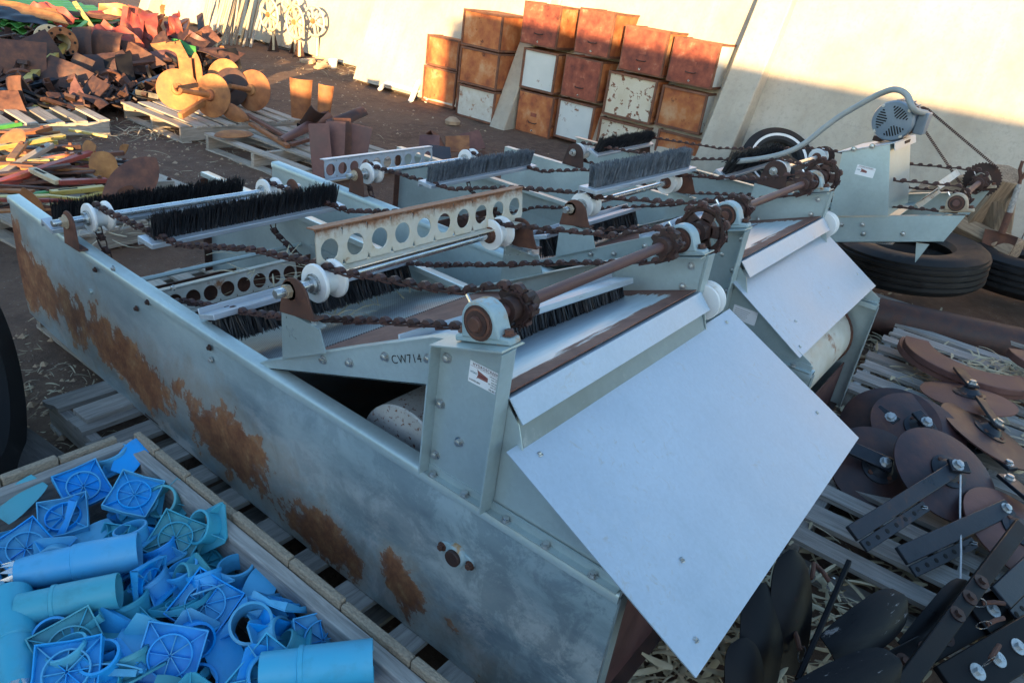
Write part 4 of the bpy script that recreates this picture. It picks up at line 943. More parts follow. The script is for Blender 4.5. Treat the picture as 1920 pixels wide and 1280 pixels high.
FITS = [  # kind, colour, pixel, height, normal, spin (deg), label
    ('cap', 'blue', (156, 913), .40, (-.1, -.5, .8), 38, 'bright blue spoked square cap near the back board of the crate, upper left'),
    ('cap', 'blue', (252, 930), .42, (-.15, -.35, .9), 78, 'blue spoked square cap standing diamond-wise in the middle of the heap top'),
    ('cap', 'blue', (120, 972), .39, (-.2, -.2, .95), 20, 'blue spoked cap tilted flat below the upper left cap'),
    ('cap', 'blue_teal', (330, 1010), .40, (-.3, -.45, .8), 70, 'teal-grey spoked square cap leaning toward the long timber side'),
    ('cap', 'blue', (48, 1030), .38, (-.1, -.5, .8), 50, 'blue spoked cap half hidden by the toothed pipe at the left'),
    ('cap', 'blue', (385, 1135), .40, (-.25, -.4, .85), 62, 'large bright blue spoked cap at the centre of the crate'),
    ('cap', 'blue', (604, 1200), .37, (-.2, -.55, .7), 15, 'blue spoked cap on edge beside the long timber side'),
    ('cap', 'blue_teal', (133, 1215), .40, (-.2, -.6, .75), 35, 'teal spoked cap on edge near the bottom left'),
    ('cap', 'blue', (128, 1262), .42, (-.3, -.3, .9), 10, 'blue spoked cap at the very bottom left of the picture'),
    ('cap', 'blue_cyan', (505, 1268), .40, (-.35, -.35, .85), 55, 'blue spoked cap beside the cyan pipe at the bottom'),
    ('cap', 'blue_teal', (384, 1060), .33, (-.1, -.2, .95), 30, 'dark teal spoked cap deep in the heap below the leaning socket'),
    ('cap', 'blue', (320, 1228), .40, (-.35, -.5, .6), 80, 'blue spoked cap leaning over a socket near the bottom edge'),
    ('socket', 'blue_teal', (398, 990), .41, (-.75, .1, .5), 10, 'teal open socket standing on edge against the long timber side'),
    ('socket', 'blue', (308, 1050), .36, (-.1, .5, .85), 20, 'blue open socket lying right of the tapered pipe'),
    ('socket', 'blue', (445, 1085), .35, (0, .1, 1), 15, 'blue socket with upright collar near the long timber side'),
    ('socket', 'blue', (295, 1112), .36, (-.2, .45, .8), 60, 'blue socket lying on its flange left of the large central cap'),
    ('socket', 'blue', (476, 1178), .38, (-.35, -.3, .9), 64, 'bright blue open square flange next to the large central cap'),
    ('socket', 'blue', (222, 872), .38, (-.2, .3, .9), 25, 'blue socket tipped over beside the back corner of the crate'),
    ('socket', 'blue_teal', (318, 945), .38, (-.6, -.2, .7), 35, 'blue socket on edge behind the diamond-wise cap'),
    ('socket', 'blue', (505, 1210), .37, (.55, -.5, .6), 40, 'blue socket turned outward right of the open flange'),
    ('socket', 'blue_teal', (250, 1155), .36, (-.05, .4, .9), 5, 'greyish teal socket upside down below the teal pipe'),
    ('socket', 'blue_teal', (245, 1262), .37, (.1, .5, .8), 45, 'grey-teal socket near the bottom edge left of the leaning cap'),
    ('flap', 'blue', (248, 856), .42, (-.1, -.3, 1), 165, 'bright blue flap plate on top at the back corner'),
    ('flap', 'blue', (485, 1110), .38, (-.1, -.2, 1), 170, 'blue flap plate sloping down right of the upright collar'),
    ('flap', 'blue_teal', (38, 935), .40, (-.2, -.5, .7), 150, 'flat teal flap plate at the far left of the heap'),
    ('flap', 'blue', (170, 1010), .37, (-.2, -.1, 1), 140, 'blue flap plate behind the tapered pipe'),
    ('flap', 'blue_teal', (235, 1175), .38, (.1, .1, 1), 160, 'long teal flap plate below the teal pipe'),
    ('flap', 'blue', (250, 1215), .40, (0, 0, 1), 185, 'blue flap plate above the leaning cap near the bottom'),
    ('flap', 'blue', (567, 1140), .36, (-.6, -.4, .5), 100, 'blue flap plate on edge touching the long timber side'),
    ('flap', 'blue_teal', (335, 1115), .36, (-.3, -.2, .8), 120, 'teal flap plate beneath the large central cap'),
    ('flap', 'blue', (420, 1225), .36, (-.2, -.2, 1), 30, 'blue flap plate between the central cap and the bottom pipe'),
]
for kd, mt_, (px, py), z, nv_, spin, lab in FITS:
    R = frame(nv_) @ Matrix.Rotation(R_(spin), 3, 'Z')
    fitting(kd, mt_, at(px, py, z=z-.045), R, lab, 'blue plastic fittings in the crate', .70 if py < 1100 else .76)
PIPES = [('taper', 'blue', (24, 1078), .43, (262, 1032), .45, 'tapered blue pipe with a toothed steel end'),
         ('pipe', 'blue_teal', (35, 1145), .43, (224, 1106), .45, 'teal pipe length with an open end, below the toothed pipe'),
         ('taper', 'blue_teal', (34, 1300), .40, (18, 1118), .42, 'blue pipe standing at the left edge of the picture'),
         ('pipe', 'blue_cyan', (490, 1262), .43, (700, 1238), .45, 'bright cyan pipe length at the bottom of the crate')]
for kd, mt_, p0, z0, p1, z1, lab in PIPES:
    a, b = at(*p0, z=z0-.05), at(*p1, z=z1-.05); d = b-a
    R = Matrix((d.normalized(), Vector((0, 0, 1)).cross(d).normalized(), d.normalized().cross(Vector((0, 0, 1)).cross(d).normalized()))).transposed()
    fitting(kd, mt_, a, R, lab, 'blue plastic fittings in the crate', d.length/(.30 if kd == 'taper' else .26))
rnd = random.Random(33)
for k in range(30):
    px, py = rnd.uniform(60, 560), rnd.uniform(900, 1270)
    if py < 850+.62*(px-250)+75: continue
    kd = rnd.choice(['socket', 'flap', 'cap', 'socket']); mt_ = rnd.choice(['blue', 'blue', 'blue', 'blue_teal', 'blue_cyan'])
    R = frame((rnd.uniform(-.9, .6), rnd.uniform(-.9, .6), rnd.uniform(.2, .9))) @ Matrix.Rotation(rnd.uniform(0, 6), 3, 'Z')
    fitting(kd, mt_, at(px, py, z=rnd.uniform(.325, .365)), R, '%s %s wedged between the larger fittings of the crate' % ({'blue': 'blue', 'blue_teal': 'teal', 'blue_cyan': 'cyan'}[mt_], {'cap': 'spoked square cap', 'socket': 'open socket', 'flap': 'flap plate'}[kd]), 'wedged %s %ss' % (mt_.replace('_', ' '), kd), .64)
rnd = random.Random(21)
for k in range(130):                                       # deeper layers of the heap
    x, y = rnd.uniform(.0, .76), rnd.uniform(.55, 1.78)
    kd = rnd.choice(['cap', 'socket', 'flap', 'cap', 'socket']); mt_ = rnd.choice(['blue', 'blue', 'blue_teal'])
    R = frame((rnd.uniform(-.7, .7), rnd.uniform(-.7, .7), rnd.uniform(.3, 1))) @ Matrix.Rotation(rnd.uniform(0, 6), 3, 'Z')
    zz = rnd.uniform(.15, .335); x = min(.735, x)
    fitting(kd, mt_, (x, y, zz), R, '%s %s half buried lower in the crate heap' % ({'blue': 'blue', 'blue_teal': 'teal'}[mt_], {'cap': 'spoked square cap', 'socket': 'open socket', 'flap': 'flap plate'}[kd]), 'buried %s %ss' % (mt_.replace('_', ' '), kd), .66)
# ------------------------------------------------------------------ tyres
def tyre(label, loc, axis, R=.48, wdt=.26, hole=.28, grooves=4, band=False, group=None):
    h = wdt/2; pr = [(hole, -h*.55), (hole+.02, -h*.80), (hole+(R-hole)*.55, -h*1.0), (R-.05, -h*.92), (R-.012, -h*.70)]
    n = grooves
    for k in range(n):
        c0 = -h*.62+h*1.24*k/n; c1 = -h*.62+h*1.24*(k+1)/n
        pr += [(R, c0+.006), (R, c1-.012), (R-.014, c1-.009), (R-.014, c1-.001)]
    pr += [(R-.012, h*.70), (R-.05, h*.92), (hole+(R-hole)*.55, h*1.0), (hole+.02, h*.80), (hole, h*.55), (hole+.05, h*.2), (hole+.06, 0), (hole+.05, -h*.2)]
    o = single('tyre', MB().lathe(pr, (0, 0, 0), (0, 0, 1), 56, loop=True), 'rubber', label, 'tyre', group, loc, frame(axis), smooth=28)
    if band: part('white_band', MB().lathe([(hole+.052, h*.93), (hole+.075, h*1.02), (hole+.070, h*.98)], (0, 0, 0), (0, 0, 1), 56, loop=True), 'white_band', o, smooth=40)
    return o
tyre('large tyre lying flat on the rusty pipe under the motor guard', at(1702, 482, z=.34), (-.05, .10, 1), .50, .27, .26)
tyre('large tyre lying at the right edge below the shovel', at(1935, 512, z=.30), (.05, .06, 1), .46, .28, .24)
tyre('whitewall tyre leaning on the concrete wall', at(1455, 306, x=7.70), (-.70, -.40, .60), .37, .18, .21, 3, True)
tyre('black tyre lying in front of the whitewall tyre', at(1440, 330, x=7.3), (-.25, -.15, .95), .42, .2, .22)
tyre('black tyre standing at the left edge of the picture', at(-112, 722, z=.40), (.85, -.5, .12), .42, .26, .24)
# ------------------------------------------------------------------ right-hand side
pa, pb = at(1560, 575, z=.12), at(1990, 668, z=.12)
rp_ = single('rusty_pipe', MB().lathe([(.118, 0), (.12, .01), (.12, (pb-pa).length), (.105, (pb-pa).length), (.105, 0)], (0, 0, 0), (1, 0, 0), 28, loop=True), 'rust_dark', 'thick dark rusty pipe lying under the flat tyres', 'pipe', None, pa, framex(pb-pa, (0, 0, 1)))
pallet('grey pallet on the right under the curved rusty plates', (4.30, -.12, 0), R_(90), 1.15, 1.25, 8, 'wood_grey', .14)
pallet('grey pallet on the right under the disc coulters', (2.92, -.24, 0), R_(90), 1.05, 1.25, 8, 'wood_grey', .14)
single('loose_plank', MB().grid(lambda u, v: (-.6+1.2*u, -.07+.14*v, .012+.004*math.sin(u*6)), 8, 2, .024), 'wood_grey', 'thick weathered plank lying behind the right-hand pallet', 'plank', None, (at(1660, 560, z=.16)+at(1940, 655, z=.16))/2, framex(at(1940, 655, z=.16)-at(1660, 560, z=.16), (.25, 0, 1)))
def crescent(label, c, r0, r1, a0, a1, thick, mat, rotz, tilt=(0, 0, 1)):
    mb = MB().grid(lambda u, v: ((r0+(r1-r0)*v*(1-.35*abs(2*u-1)**2.5))*math.cos(a0+(a1-a0)*u), (r0+(r1-r0)*v*(1-.35*abs(2*u-1)**2.5))*math.sin(a0+(a1-a0)*u), thick), 20, 2, thick)
    o = single('curved_plate', mb, mat, label, 'steel plate', 'curved rusty plates', c, frame(tilt) @ Matrix.Rotation(rotz, 3, 'Z'), bev=.004)
    for u in (.12, .3, .7, .88):
        a = a0+(a1-a0)*u; rr = (r0+r1)/2*.97; part('bolt_hole', MB().lathe([(.007, thick), (.007, thick+.0012)], (rr*math.cos(a), rr*math.sin(a), 0), (0, 0, 1), 10), 'hole', o)
    return o
CZ = .165
crescent('lower curved rusty plate nearest the big chute panel', at(1815, 690, z=CZ), .24, .42, R_(60), R_(200), .035, 'rust_plum', R_(-6))
crescent('curved rusty plate second in the pile beneath the long one', at(1822, 683, z=CZ+.035), .24, .42, R_(62), R_(196), .035, 'rust_plum', R_(0))
crescent('long curved rusty plate lying across the top of the pallet', at(1985, 560, z=CZ+.08), .68, .86, R_(140), R_(232), .04, 'rust_plum', R_(8))
crescent('curved rusty plate cut off by the right edge of the picture', at(1990, 690, z=CZ+.07), .22, .40, R_(70), R_(210), .04, 'rust_plum', R_(12))
def disc_mb(r, dish, n=40, t=.006):
    pr = [(.018, dish)]+[(r*u, dish*(1-u*u)) for u in (.25, .5, .75, .92, 1.0)]+[(r*u, dish*(1-u*u)-t) for u in (1.0, .92, .75, .5, .25)]+[(.018, dish-t)]
    return MB().lathe(pr, n=n, loop=True)
def coulter(label, loc, axis, r=.20, arm=None, mat='rust_disc', group='rusty disc coulters', armmat='darksteel', dish=.02):
    t = thing('disc_coulter', label, 'disc', loc, frame(axis).to_euler(), group)
    part('blade', disc_mb(r, dish), mat, t, smooth=40)
    part('hub', MB().lathe([(.070, dish-.01), (.070, dish+.004), (.05, dish+.008), (.03, dish+.03)], n=24), 'darksteel', t)
    for k in range(4):
        a = k*math.pi/2+.4; part('rivet', MB().lathe([(.011, 0), (.009, .007)], (.05*math.cos(a), .05*math.sin(a), dish+.005), n=10), 'rust', t)
    if arm:
        an, L, wd = arm; d = Vector((math.cos(an), math.sin(an), 0))
        ar = part('arm', MB().bar(-d*.03+Vector((0, 0, dish+.045)), d*L+Vector((0, 0, dish+.045)), wd, .014), armmat, t, bev=.003)
        bl = part('arm_bolt', hexbolt(.016, .014), 'bolt', t, loc=(0, 0, dish+.052))
    return t
coulter('main rusty disc coulter in front with a long arm and white twine', at(1772, 888, z=.27), (-.28, -.33, .9), .205, (R_(-95), .05, .05), 'rust_disc')
coulter('dark disc coulter behind the main disc with a bright bolt', at(1722, 808, z=.25), (-.35, -.2, .9), .20, (R_(20), .06, .05))
coulter('orange-edged disc coulter leftmost at the pallet edge', at(1668, 798, z=.22), (-.55, .1, .8), .20, (R_(30), .07, .045))
coulter('dark disc coulter lying low beside the chute panel corner', at(1645, 880, z=.19), (-.45, -.25, .85), .19, (R_(60), .18, .06))
coulter('disc coulter lying under the bent arm at right', at(1850, 815, z=.24), (.10, -.25, .95), .21, (R_(-20), .22, .05))
coulter('flat rusty disc coulter under the topmost bolted bar', at(1815, 745, z=.25), (.08, .12, 1), .205, (R_(-25), .24, .05), 'rust_plum')
coulter('disc coulter partly cut off at the right edge', at(1905, 1000, z=.20), (-.1, -.3, .95), .20, None, 'rust_plum')
def shank(label, p0, p1, wd=.055, holes=7, face=(-.3, -.35, .88)):
    """flat bar with a strip of punched holes beside it"""
    p0, p1 = Vector(p0), Vector(p1); d = p1-p0; L = d.length
    t = thing('punched_bar', label, 'steel bar', p0, framex(d, face).to_euler(), 'punched dark steel bars')
    part('bar', MB().box((L/2, 0, 0), (L, wd, .016)), 'darksteel', t, bev=.003)
    st = part('hole_strip', MB().box((L*.30, -wd*.5-.024, -.012), (L*.55, .040, .010)), 'darksteel', t, bev=.002)
    for k in range(holes): part('hole', MB().lathe([(.0085, 0), (.0085, .0012)], (L*.06+L*.48*k/(holes-1), -wd*.5-.024, -.0072), n=12), 'hole', st)
    bl = part('bar_bolt', hexbolt(.014, .012), 'bolt', t, loc=(L-.03, 0, .008))
    pn = part('cotter_pin', MB().tube([(L*.5, -wd*.5-.024, -.006), (L*.5, -wd*.5-.024, .012), (L*.5+.015, -wd*.5-.034, .016), (L*.5+.03, -wd*.5-.03, .01), (L*.5+.015, -wd*.5-.02, .010)], .0018, 5), 'bolt', t)
    return t
shank('dark blue punched bar bolted to the main disc', at(1597, 1000, z=.25), at(1800, 872, z=.315))
shank('dark punched bar below the main disc with a bright bolt', at(1690, 1042, z=.22), at(1892, 950, z=.25), .062)
shank('dark punched bar behind the main disc running to the right edge', at(1940, 940, z=.27), at(1880, 890, z=.27), .06, 4)
shank('dark punched bar with a wire clip at the right edge', at(1875, 1120, z=.24), at(1960, 1040, z=.25), .075, 5)
shank('dark bar lying under the right-hand discs', at(1800, 800, z=.23), at(1900, 880, z=.22), .05, 4)
tw = [at(1801, 890, z=.31), at(1800, 960, z=.25), at(1802, 1030, z=.22), at(1801, 1088, z=.20)]
single('twine', MB().tube([tw[0].lerp(tw[1], u/4) if 0 else p for p in tw for u in (0,)], .0032, 6), 'string', 'white twine hanging from the main disc coulter', 'twine')
def blade(label, p0, p1, wd, face, mat='black', curl=.10, point=.9, group='black sweep blades', name='sweep_blade', cat='sweep blade', t_=.006):
    p0, p1 = Vector(p0), Vector(p1); d = p1-p0; L = d.length
    def f(u, v):
        prof = max(.02, max(0, 1-((u-.45)/.555)**(3.2 if point > .85 and mat[:5] == 'black' else 1.6+1.2*(1-point))))**(.5 if mat[:5] == 'black' else .75) if u > .45 else ((.8 if mat[:5] == 'black' else .5)+(.2 if mat[:5] == 'black' else .5)*math.sin(u/.45*math.pi/2))
        y = (v-.5)*wd*prof; return (L*u, y, -curl*wd*((2*v-1)**2)*prof + .05*L*math.sin(u*math.pi))
    o = single(name, MB().grid(f, 14, 8, t_), mat, label, cat, group, p0, framex(d, face), smooth=50)
    return o
blade('tall black sweep blade standing next to the chute panel edge', at(1478, 1265, z=.16), at(1488, 1030, z=.42), .15, (-.5, -.75, .3))
blade('black sweep blade left of the tall one, close to the panel', at(1425, 1300, z=.16), at(1432, 1092, z=.36), .14, (-.55, -.7, .3))
blade('black sweep blade at the bottom edge below the panel tip', at(1400, 1350, z=.15), at(1395, 1195, z=.30), .12, (-.5, -.7, .35))
blade('scraped black sweep blade lying sideways, centre bottom right', at(1560, 1225, z=.24), at(1700, 1120, z=.30), .13, (-.45, -.5, .75), 'black_scraped')
blade('scraped black sweep blade at the bottom edge', at(1500, 1325, z=.26), at(1690, 1240, z=.32), .13, (-.4, -.5, .75), 'black_scraped')
blade('spoon-shaped black blade tied to the white twine', at(1705, 1225, z=.16), at(1815, 1090, z=.24), .10, (-.5, -.45, .7), curl=.12)
beam('steel_rod', at(1495, 1275, z=.26), at(1592, 1052, z=.40), .014, .022, 'black', 'thin black steel bar standing among the sweep blades', 'steel bar', up=(1, 0, 0))
for k, (a, za, b, zb, wd, lab) in enumerate([((1690, 1290), .24, (1915, 985), .30, .05, 'long black bolted bar slanting up at the right edge'), ((1600, 1290), .15, (1860, 1150), .18, .08, 'broad black bar low at the bottom right'), ((1780, 1290), .17, (1960, 1180), .2, .12, 'black plate with washers at the bottom right corner'), ((1830, 1160), .19, (1960, 1090), .2, .10, 'black plate with washers below the wire clip')]):
    b_ = beam('black_bar', at(*a, z=za), at(*b, z=zb), wd, .02, 'black', lab, 'steel bar', 'black steel bars', up=(-.3, -.3, .9))
    L = b_.dimensions.x
    for q in range(3):
        part('washer', MB().lathe([(.024, 0), (.024, .003)], n=18).lathe([(.012, .003), (.012, .014)], n=6), 'bolt' if k > 1 else 'rust_dark', b_, loc=(-.12+.10*q, 0, .010))
for k, (px, py) in enumerate([(1842, 1130), (1850, 1170), (1857, 1235), (1522, 1085), (1500, 1218), (1555, 1090)]):
    r_ = single('split_ring_pin', MB().tube([(0, 0, 0), (.03, 0, .012), (.06, 0, .014)], .007, 8), 'rust', ['rusty pin with a split ring near the black plate', 'rusty ring pin above the bottom washers', 'ring pin beside the lowest washers', 'rusty pin with a ring beside the tall black blade', 'ring pin between the black blades at the bottom', 'rusty pin under the thin steel bar'][k], 'ring pin', 'rusty ring pins', at(px, py, z=.24), (0, 0, R_(-60+k*25)))
    part('split_ring', MB().lathe([(.020, -.0015), (.0225, 0), (.020, .0015), (.0175, 0)], (-.012, 0, 0), (.3, 1, .2), 20, loop=True), 'steel', r_)
# ------------------------------------------------------------------ stacked metal cabinets by the wall
def cabinet(label, px0, px1, py0, py1, X, face, open_=False, handle=False, skew=0, depth=.62, group='rusty metal cabinets stacked by the wall', yaw=0):
    """face corners measured on the plane x = X; frame of angle iron, inset face panel, shell"""
    a, b = at(px0, (py0+py1)/2, x=X), at(px1, (py0+py1)/2, x=X)
    zc = at((px0+px1)/2, py0, x=X).z, at((px0+px1)/2, py1, x=X).z
    wd = abs(a.y-b.y); z1, z0 = max(zc), min(zc); h = z1-z0; yc = (a.y+b.y)/2
    t = thing('metal_cabinet', label, 'cabinet', (X, yc, z0), (R_(skew), 0, R_(yaw)), group); e = .024
    for yy in (-1, 1):
        for xx in (0, depth): part('corner_post', MB().box((xx, yy*(wd/2-e/2), h/2), (e, e, h)), 'cab_frame', t)
    for zz in (e/2, h-e/2):
        for xx in (-.002, depth+.002): part('cross_rail', MB().box((xx, 0, zz), (e, wd-2*e, e)), 'cab_frame', t)
        for yy in (-1, 1): part('side_rail', MB().box((depth/2, yy*(wd/2-e/2), zz), (depth-e, e*.9, e*.9)), 'cab_frame', t)
    fx = -.016 if handle else .010
    rnd = random.Random(int(px0)); nz = rnd.uniform(0, 9)
    part('face_panel', MB().grid(lambda u, v: (fx+.006*mn.noise(Vector((u*2.5, v*2.5, nz))), (wd/2-e*.7)*(1-2*u), e*.7+(h-1.4*e)*v), 8, 8, -.004), face, t, smooth=60)
    part('side_panel', MB().box((depth/2, -(wd/2-.010), h/2), (depth-e, .003, h-2*e)), 'cab_orange' if not open_ else 'cab_white', t)
    part('side_panel', MB().box((depth/2, wd/2-.010, h/2), (depth-e, .003, h-2*e)), 'cab_frame', t)
    part('top_panel', MB().box((depth/2, 0, h-.010), (depth-e, wd-2*e, .003)), 'cab_orange', t)
    if handle:
        part('handle', MB().tube([(fx-.002, .06, h*.30), (fx-.022, .05, h*.285), (fx-.024, 0, h*.28), (fx-.022, -.05, h*.285), (fx-.002, -.06, h*.30)], .006, 6), 'rust_dark', t)
        part('label_holder', MB().box((fx-.004, 0, h*.48), (.004, .09, .045)), 'cab_red', t); part('lock', MB().lathe([(.012, 0), (.012, .008)], (fx-.004, 0, h*.10), (-1, 0, 0), 12), 'steel', t)
    return t
CABS = [
 ('orange-lit rusty cabinet, upper of the two at the left end of the row', 800, 861, 70, 128, 7.80, 'cab_orange', 0, 0, 0),
 ('rust-stained cabinet at ground level at the left end of the row', 793, 855, 128, 198, 7.80, 'cab_orange', 0, 0, 0),
 ('sunlit rusty cabinet on top of the three-high left stack', 867, 942, 22, 92, 7.55, 'cab_orange', 0, 0, 0),
 ('patchy rust cabinet in the middle of the three-high left stack', 861, 935, 93, 163, 7.55, 'cab_orange', 0, 0, 0),
 ('pale galvanized cabinet at the bottom of the three-high left stack', 856, 928, 164, 226, 7.55, 'flight_white', 0, 0, 0),
 ('tall red cabinet at the top right of the concrete rib', 980, 1050, 6, 88, 7.70, 'cab_red', 0, 1, 2),
 ('white-faced cabinet below the tall red one', 978, 1043, 94, 172, 7.70, 'cab_white', 0, 0, 1),
 ('orange rusted cabinet standing on the ground beside the concrete rib', 970, 1036, 174, 254, 7.70, 'cab_orange', 0, 1, 1),
 ('red cabinet tilted on top, second from the concrete rib', 1082, 1150, 18, 106, 7.75, 'cab_red', 0, 1, -5),
 ('red cabinet in the middle row, second from the concrete rib', 1056, 1126, 108, 188, 7.75, 'cab_red', 0, 1, -1),
 ('white enamel cabinet on the ground, second from the concrete rib', 1042, 1112, 190, 266, 7.75, 'cab_white', 0, 0, -1),
 ('red cabinet on top of the blistered cream cabinet', 1166, 1250, 52, 140, 7.80, 'cab_red', 0, 1, -3),
 ('cream cabinet with dark blistered paint', 1134, 1228, 140, 226, 7.80, 'cab_cream', 0, 0, -4),
 ('cream speckled cabinet on the ground behind the middle machine', 1118, 1212, 228, 302, 7.80, 'cab_cream', 0, 0, -4),
 ('red cabinet at the top right end of the row with a white side', 1256, 1346, 74, 162, 7.85, 'cab_red', 1, 1, -3),
 ('rust-orange cabinet in the middle of the right end stack', 1234, 1322, 166, 246, 7.85, 'cab_orange', 1, 0, -4),
 ('rust-orange cabinet at the bottom of the right end stack', 1226, 1316, 250, 322, 7.85, 'cab_orange', 1, 0, -4)]
for lab, x0, x1, y0, y1, X, fc, op, hd, sk in CABS: cabinet(lab, x0, x1, y0, y1, X, fc, op, hd, 0)
# ------------------------------------------------------------------ spoked handwheel stands, poles, bricks, trestle
def handwheel(label, px, py, X, r, foot=True, mat='cream', group='handwheel stands by the wall'):
    c = at(px, py, x=X); r *= .82; t = thing('handwheel_stand', label, 'handwheel', (X, c.y, 0), (0, 0, R_(random.uniform(-8, 8))), group); cz = c.z
    part('wheel_rim', MB().lathe([(r, -.018), (r+.022, 0), (r, .018), (r-.022, 0)], (0, 0, cz), (1, 0, 0), 32, loop=True), mat, t, smooth=60)
    for k in range(6):
        a = k*math.pi/3+.3; d = Vector((0, math.cos(a), math.sin(a))); part('spoke', MB().bar(Vector((0, 0, cz))+d*.03, Vector((0, 0, cz))+d*(r-.005), .045, .018, (1, 0, 0)), mat, t)
    part('hub', MB().lathe([(.04, -.04), (.045, .0), (.04, .05)], (0, 0, cz), (1, 0, 0), 14), 'rust_orange', t)
    part('gear_case', MB().lathe([(.06, .03), (.09, .06), (.09, .12), (.05, .15)], (0, 0, cz), (1, 0, 0), 14), mat, t)
    part('post', MB().cyl((.09, 0, .02), (.09, 0, cz), .032, .026, 12), mat, t)
    if foot: part('foot', MB().prism([(.09, -.13, 0), (.09, .13, 0), (.09, .03, .26), (.09, -.03, .26)], (.02, 0, 0)).prism([(-.03, 0, 0), (.21, 0, 0), (.11, 0, .26), (.07, 0, .26)], (0, .02, 0)), 'rust_dark', t)
    return t
handwheel('cream spoked handwheel stand farthest left of the group', 504, 28, 8.35, .30)
handwheel('cream spoked handwheel stand in front of the others', 553, 42, 8.40, .31)
handwheel('spoked handwheel stand half hidden behind the front wheel', 545, 16, 8.62, .30, True, 'cream')
handwheel('slim grey handwheel stand at the right of the group', 588, 40, 8.65, .28, False, 'conduit')
rnd = random.Random(5)
for k in range(26):
    px = 372+k*3.9+rnd.uniform(-2, 2); b = at(px, 84+.03*(px-372)+rnd.uniform(-6, 4), z=.0); wdt = rnd.choice((.03, .045, .06))
    top = b+Vector((.55+rnd.uniform(-.1, .15), rnd.uniform(-.15, .15), rnd.uniform(1.5, 2.3)))
    beam('leaning_slat', b, top, wdt, .02, rnd.choice(['wood_pallet', 'wood_pallet', 'wood_grey', 'cream']), 'pale narrow slat in the bundle leaning on the far wall', 'slat', 'slats leaning on the far wall', up=(1, 0, 0))
bm = shared('brick', lambda: MB().box((0, 0, 0), (.10, .21, .066)).mesh('brick', M['brick']))
bo = at(622, 112, z=0)
for r_ in range(5):
    for c_ in range(3):
        for d_ in range(2):
            if r_ == 4 and c_ == 0: continue
            o = link('brick', bm, None, bo+Vector((.12*d_+.2, .40-.225*c_+.05*(r_ % 2), .035+.070*r_)), (0, 0, rnd.uniform(-.06, .06)), .004)
            tag(o, 'buff brick in the stack beside the handwheel stands', 'brick', 'stacked buff bricks')
for k in range(12):
    p = at(rnd.uniform(575, 650), rnd.uniform(104, 128), z=.03); o = link('brick', bm, None, p, (rnd.uniform(-.4, .4), rnd.uniform(-.3, .3), rnd.uniform(0, 3)), .004)
    tag(o, 'loose buff brick tumbled in front of the brick stack', 'brick', 'loose bricks')
tr = thing('timber_trestle', 'white weathered timber trestle leaning beside the left cabinets', 'trestle', at(755, 178, z=0))
q = lambda px, py, z: at(px, py, z=z)-tr.location
for a, za, b, zb in (((712, 168), .02, (806, 62), .75), ((770, 190), .02, (795, 130), .38), ((800, 190), .02, (815, 70), .75)): beam('rail', q(*a, za), q(*b, zb), .07, .04, 'white_band', None, None, parent=tr, up=(-1, 0, .3))
for a, za, b, zb in (((722, 155), .12, (786, 172), .12), ((735, 140), .20, (790, 152), .20)): beam('slat', q(*a, za), q(*b, zb), .10, .02, 'white_band', None, None, parent=tr, up=(-.3, 0, 1))
single('plastic_bucket', MB().lathe([(.06, 0), (.075, .14), (.072, .14), (.058, .005)], n=18, loop=True), 'white_band', 'small white bucket on the ground before the brick stack', 'bucket', None, at(624, 128, z=0))
# ------------------------------------------------------------------ firewood, shovel
for k, (px, py, z, l, r_, dx) in enumerate([(1845, 385, .42, .60, .13, (-.35, -.25, .9)), (1775, 360, .35, .50, .10, (-.3, -.8, .55)), (1866, 415, .30, .40, .10, (-.3, .3, .9)), (1820, 430, .16, .45, .11, (.2, 1, .2)), (1850, 450, .10, .45, .11, (.4, 1, .1)), (1880, 395, .30, .36, .08, (-.4, .2, .9)), (1765, 380, .20, .40, .09, (0, 1, .1))]):
    d = Vector(dx).normalized(); rn = random.Random(k)
    pr = [(r_*rn.uniform(.8, 1.1)*math.cos(a), r_*rn.uniform(.8, 1.1)*math.sin(a)) for a in (0, .9, 1.7, 2.3, 3.6, 4.8)]
    single('firewood_log', MB().prism([(-l/2, y, z_) for y, z_ in pr], (l, 0, 0)), 'wood_firewood', ['upright split log beside the drive sprocket', 'pale split log behind the drive sprocket', 'split log nearest the shovel', 'dark log on the ground under the split logs', 'log lying by the flat tyres', 'short split log leaning by the shovel handle', 'log behind the motor chain'][k], 'log', 'split firewood logs', at(px, py, x=6.6), framex(d, (0, .3, 1)), bev=.006)
sh = thing('shovel', 'long-handled shovel leaning on the concrete wall at the right edge', 'shovel', at(1860, 475, x=6.6))
qs = lambda px, py, x=6.45: at(px, py, x=x)-sh.location
part('shaft', MB().tube([qs(1893, 398), qs(1911, 345)], .020, 10), 'wood_grey', sh); part('handle', MB().tube([qs(1911, 345), qs(1914, 335), qs(1912, 318), qs(1917, 303), qs(1925, 305), qs(1924, 322), qs(1915, 336)], .012, 8), 'rust', sh)
part('socket', MB().tube([qs(1893, 398), qs(1878, 437)], .025, 10), 'rust', sh); part('blade', MB().grid(lambda u, v: tuple(qs(1878-22*u, 437+62*u)+Vector((.03*math.cos((v-.5)*3), (v-.5)*.22*(1-.4*u*u), 0))), 6, 6, .004), 'rust', sh)
